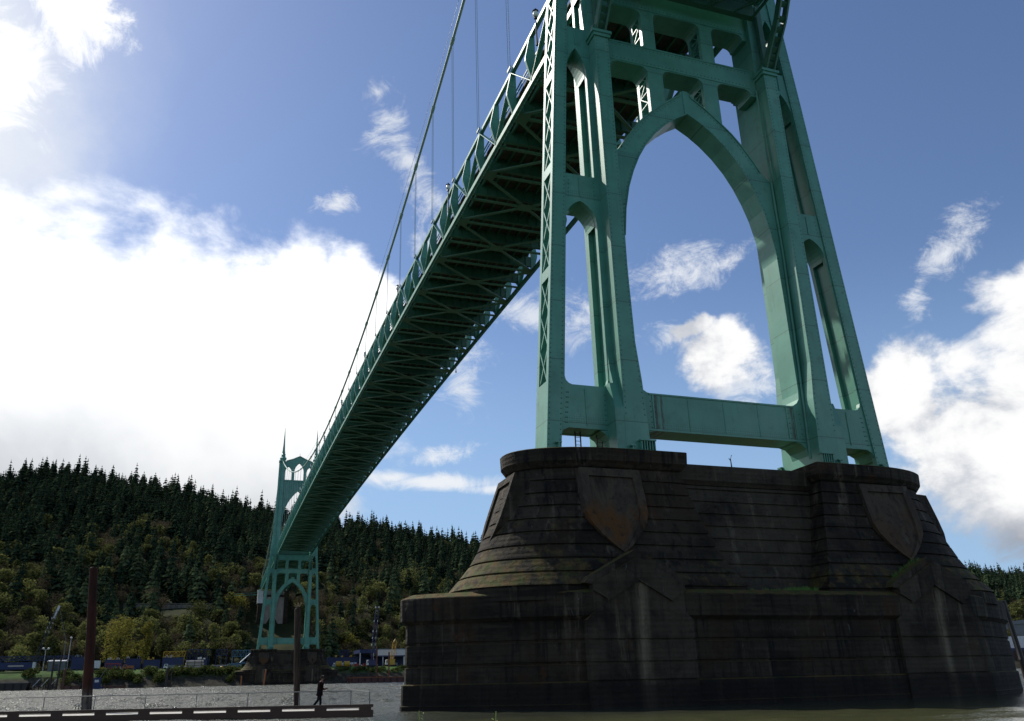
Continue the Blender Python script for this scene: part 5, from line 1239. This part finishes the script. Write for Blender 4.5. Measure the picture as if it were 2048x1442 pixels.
b = MB(); b.add([(.205,-.02,1.635), (.205,.02,1.635), (.245,0,1.62), (.21,0,1.672)], [(0,1,2), (1,3,2), (3,0,2)]); b.build('nose', SKINM, W)
for s in (-1, 1):
    b = MB(); b.tube([(.20, s*.034, 1.665), (.212, s*.034, 1.665)], .011, 8); b.build('eye', BLACK, W)
    b = MB(); b.tube([(.10, s*.085, 1.625), (.105, s*.10, 1.66), (.10, s*.085, 1.685)], [.014, .02, .014], 6); b.build('ear', SKINM, W)
    for k in range(4):
        z = 1.145 - .018*k; skin('finger', [(.335, s*.10, z), (.385, s*.105, z+.004), (.405-.004*k, s*.07, z), (.39, s*.045, z)], [(0,1),(1,2),(2,3)], [.010, .009, .008, .007], SKINM, W, 1)
    skin('thumb', [(.335, s*.085, 1.15), (.355, s*.06, 1.165), (.375, s*.045, 1.165)], [(0,1),(1,2)], [.011, .010, .008], SKINM, W, 1)
b = MB(); b.tube([(.212,-.022,1.59), (.218,0,1.588), (.212,.022,1.59)], .006, 6); b.build('mouth', REDP, W)
C_ = empty('camera_body', (-28.87, -.62, DZ), math.atan2(dd.y, dd.x), 'small black camera held at chest by the walking person', 'camera'); C_.scale = (.96,)*3
b = MB(); b.box(.345, .395, -.062, .062, 1.085, 1.165); b.box(.35, .39, -.02, .02, 1.165, 1.185); b.build('camera_case', BLACK, C_); b = MB(); b.tube([(.395, 0, 1.12), (.46, 0, 1.12)], .033, 12); b.build('lens', BLACK, C_)

# ------------------------------------------------------------------ sky, sun, camera
SUN_AZ, SUN_EL = -34.0, 44.0
w = bpy.data.worlds.new('World'); S.world = w; w.use_nodes = True; t = NT(w); nt = w.node_tree; bg = nt.nodes['Background']
sky = t.n('ShaderNodeTexSky', sky_type='NISHITA'); sky.sun_disc = False; sky.sun_elevation = R(SUN_EL); sky.sun_rotation = R(SUN_AZ); sky.air_density = 1.0; sky.dust_density = .5; sky.ozone_density = 2.0; sky.altitude = 0
SKY_S = .113
co = t.n('ShaderNodeTexCoord').outputs['Generated']; sp = t.n('ShaderNodeSeparateXYZ'); t.l(co, sp.inputs[0])
az = t.math('MULTIPLY', t.math('ARCTAN2', sp.outputs[0], sp.outputs[1]), 180/math.pi); el = t.math('MULTIPLY', t.math('ARCSINE', sp.outputs[2]), 180/math.pi)
wn = t.n('ShaderNodeTexNoise'); wn.inputs['Scale'].default_value = 6; wn.inputs['Detail'].default_value = 6; wn.inputs['Roughness'].default_value = .6; t.l(co, wn.inputs['Vector'])
ws = t.n('ShaderNodeSeparateColor'); t.l(wn.outputs['Color'], ws.inputs[0])
az0 = az; az = t.math('ADD', az, t.math('MULTIPLY', t.math('SUBTRACT', ws.outputs[0], .5), 11)); el0 = el; el = t.math('ADD', el, t.math('MULTIPLY', t.math('SUBTRACT', ws.outputs[1], .5), 8))
def blob(a, e, ra, re, rot=0, amp=1):
    da, de = t.math('SUBTRACT', az, a), t.math('SUBTRACT', el, e)
    if rot:
        c, s_ = math.cos(R(rot)), math.sin(R(rot))
        u = t.math('ADD', t.math('MULTIPLY', da, c), t.math('MULTIPLY', de, s_)); v = t.math('SUBTRACT', t.math('MULTIPLY', de, c), t.math('MULTIPLY', da, s_))
    else: u, v = da, de
    q = t.math('ADD', t.math('POWER', t.math('ABSOLUTE', t.math('DIVIDE', u, ra)), 2), t.math('POWER', t.math('ABSOLUTE', t.math('DIVIDE', v, re)), 2))
    m = t.math('SUBTRACT', 1.0, t.math('SQRT', q))
    return t.math('MULTIPLY', m, amp) if amp != 1 else m
def union(bl):
    m = None
    for k in bl: x = blob(*k); m = x if m is None else t.math('SMOOTH_MAX', m, x) if False else t.math('MAXIMUM', m, x)
    return m
mp = t.n('ShaderNodeMapping'); mp.inputs['Scale'].default_value = (1, 1, 1.5); t.l(co, mp.inputs[0]); cv = mp.outputs[0]
nA = t.noise(cv, 8.5, 10, .60, .25); nB = t.noise(cv, 15, 11, .72, 1.0); nS = t.noise(cv, 4.5, 5, .55, .3)
A1 = union([(-34, 16, 20, 18), (-14, 15, 15.5, 15.5), (-3, 16, 10, 14.6), (1, 18, 10, 12.5), (8.5, 23.5, 4.5, 5), (-5, 10, 12, 7), (-24, 30, 5, 9)])
A2 = union([(51.5, 10.5, 8.5, 9), (47.3, 15.5, 3.8, 5.6), (54.5, 16.5, 4.6, 6.2), (60, 14, 8, 8), (35.4, 20.2, 3.6, 3.4), (33.8, 22.6, 2.6, 1.3), (90, 12, 22, 9), (150, 14, 40, 9), (-120, 16, 45, 12)])
dA1 = t.sstep(t.math('ADD', A1, t.math('MULTIPLY', t.math('SUBTRACT', nA, .5), 1.15)), -.06, .36)
dA2 = t.sstep(t.math('ADD', A2, t.math('MULTIPLY', t.math('SUBTRACT', nA, .5), 2.1)), .04, .52)
B = union([(9.6, 39.2, 2.0, 1.5), (11.0, 37, 2.4, 2.4), (12.6, 34.6, 3.8, 2.1, -25), (14.2, 32.5, 3.6, 2.4, -30), (14.6, 29.8, 2.8, 4.2), (15.5, 26, 3.5, 4, 0, .8), (17, 19.5, 5, 3.4, 30, .7), (22.2, 24, 4, 3), (25, 24.6, 3, 2.2), (32.3, 22.4, 3.4, 1.8), (37, 18.2, 4, 2.4)])
az_, el_ = az, el; az, el = t.math('ADD', t.math('MULTIPLY', az0, .75), t.math('MULTIPLY', az, .25)), t.math('ADD', t.math('MULTIPLY', el0, .88), t.math('MULTIPLY', el, .12))
B2 = union([(14, 12.8, 7, .85, -2), (20, 12.2, 7, .55, -2), (11, 13.1, 3, .8)])
az, el = t.math('ADD', t.math('MULTIPLY', az0, .55), t.math('MULTIPLY', az_, .45)), t.math('ADD', t.math('MULTIPLY', el0, .7), t.math('MULTIPLY', el_, .3))
B3 = union([(32.6, 26.6, 7, 2.2, 7), (36.5, 26.6, 4, 1.4, 15), (13.9, 14.5, 4, 1.1, 8), (50.6, 24.2, 5, 2.0, 35), (48.6, 22.4, 3, 1.6, 50), (7, 31.8, 2.6, 1.5, 12)]); az, el = az_, el_
az, el = az_, el_
nF = t.noise(cv, 26, 10, .72, .8)
dB3 = t.math('MULTIPLY', t.sstep(t.math('ADD', B3, t.math('ADD', t.math('MULTIPLY', t.math('SUBTRACT', nB, .5), 2.2), t.math('MULTIPLY', t.math('SUBTRACT', nF, .5), 1.6))), .22, 1.2), .9)
dB2 = t.math('MULTIPLY', t.sstep(t.math('ADD', B2, t.math('MULTIPLY', t.math('SUBTRACT', nB, .5), 1.9)), .0, .9), .9)
dB = t.math('MULTIPLY', t.sstep(t.math('ADD', B, t.math('MULTIPLY', t.math('SUBTRACT', nB, .5), 2.8)), .20, 1.15), .85)
hz = t.math('MULTIPLY', t.sstep(blob(-23, 32, 19, 24), 0, 1), .85)       # thin veil round the sun's side
tint = t.mix(1.0, sky.outputs[0], (.88, .94, 1.07), 'MULTIPLY')
skyc = t.mix(1.0, tint, (SKY_S,)*3, 'MULTIPLY')
shade = t.ramp(nS, [(.34, (.70, .72, .75)), (.62, (1.0, 1.0, 1.0))])
c1 = t.mix(1.0, t.mix(t.sstep(el0, 9, 22), (.80, .82, .84), (1.35, 1.35, 1.35)), t.mix(t.sstep(el, 12, 24), shade, (1.0, 1.0, 1.0)), 'MULTIPLY')
c2 = t.mix(t.sstep(t.math('ADD', el, t.math('MULTIPLY', nS, 3)), 8.2, 11.0), (.36, .39, .45), t.mix(t.sstep(nA, .38, .58), (.58, .61, .67), (1.0, 1.0, 1.0)))
skyc = t.mix(t.math('MULTIPLY', t.math('SUBTRACT', 1.0, t.sstep(el0, 5, 27)), .75), skyc, (.34, .54, .80))
skyc = t.mix(hz, skyc, (.86, .90, .95)); hz2 = t.math('MULTIPLY', t.sstep(t.math('ADD', blob(-20, 31, 11, 13), t.math('MULTIPLY', t.math('SUBTRACT', nS, .5), .8)), 0, .75), .62); skyc = t.mix(hz2, skyc, (.90, .93, .97)); skyc = t.mix(dB, skyc, (.80, .84, .90)); skyc = t.mix(dB2, skyc, (.90, .92, .95)); skyc = t.mix(dB3, skyc, (.86, .89, .94)); dC = t.math('MULTIPLY', t.sstep(t.math('ADD', union([(-13.0, 39.8, 4.4, 3.8), (-19.5, 35.2, 6.5, 4.6), (-20.5, 30, 3.5, 5)]), t.math('MULTIPLY', t.math('SUBTRACT', nB, .5), 1.9)), .12, .72), .95); skyc = t.mix(dC, skyc, (1.15, 1.15, 1.15)); skyc = t.mix(dA2, skyc, c2); skyc = t.mix(dA1, skyc, c1)
t.l(skyc, bg.inputs[0]); bg.inputs[1].default_value = 1.0
sun = bpy.data.lights.new('sun', 'SUN'); sun.energy = 4.2; sun.angle = R(.5); sun.color = (1, .95, .86)
so = bpy.data.objects.new('sun', sun); COL.objects.link(so)
sd = Vector((math.sin(R(SUN_AZ))*math.cos(R(SUN_EL)), math.cos(R(SUN_AZ))*math.cos(R(SUN_EL)), math.sin(R(SUN_EL)))); so.rotation_euler = sd.to_track_quat('Z', 'Y').to_euler(); so.location = (0, 0, 200)
cam = bpy.data.cameras.new('camera'); co_ = bpy.data.objects.new('camera', cam); COL.objects.link(co_)
yaw, pit, rol = .32059, .35144, -.02122
fw = Vector((math.sin(yaw)*math.cos(pit), math.cos(yaw)*math.cos(pit), math.sin(pit))); rt = Vector((math.cos(yaw), -math.sin(yaw), 0)); upv = rt.cross(fw)
r2 = rt*math.cos(rol) + upv*math.sin(rol); u2 = -rt*math.sin(rol) + upv*math.cos(rol)
M = Matrix((( r2.x, u2.x, -fw.x, -34.8418), (r2.y, u2.y, -fw.y, -50.0731), (r2.z, u2.z, -fw.z, 1.97581), (0, 0, 0, 1))); co_.matrix_world = M
cam.sensor_width = 36; cam.lens = 1640.095*36/2048; cam.shift_x = (1024-982.4746)/2048; cam.shift_y = (751.39499-721)/2048; cam.clip_start = .1; cam.clip_end = 20000
S.camera = co_
S.view_settings.view_transform = 'Standard'; S.view_settings.look = 'None'; S.view_settings.exposure = 0; S.view_settings.gamma = 1
S.cycles.max_bounces = 6; S.cycles.caustics_reflective = False; S.cycles.caustics_refractive = False
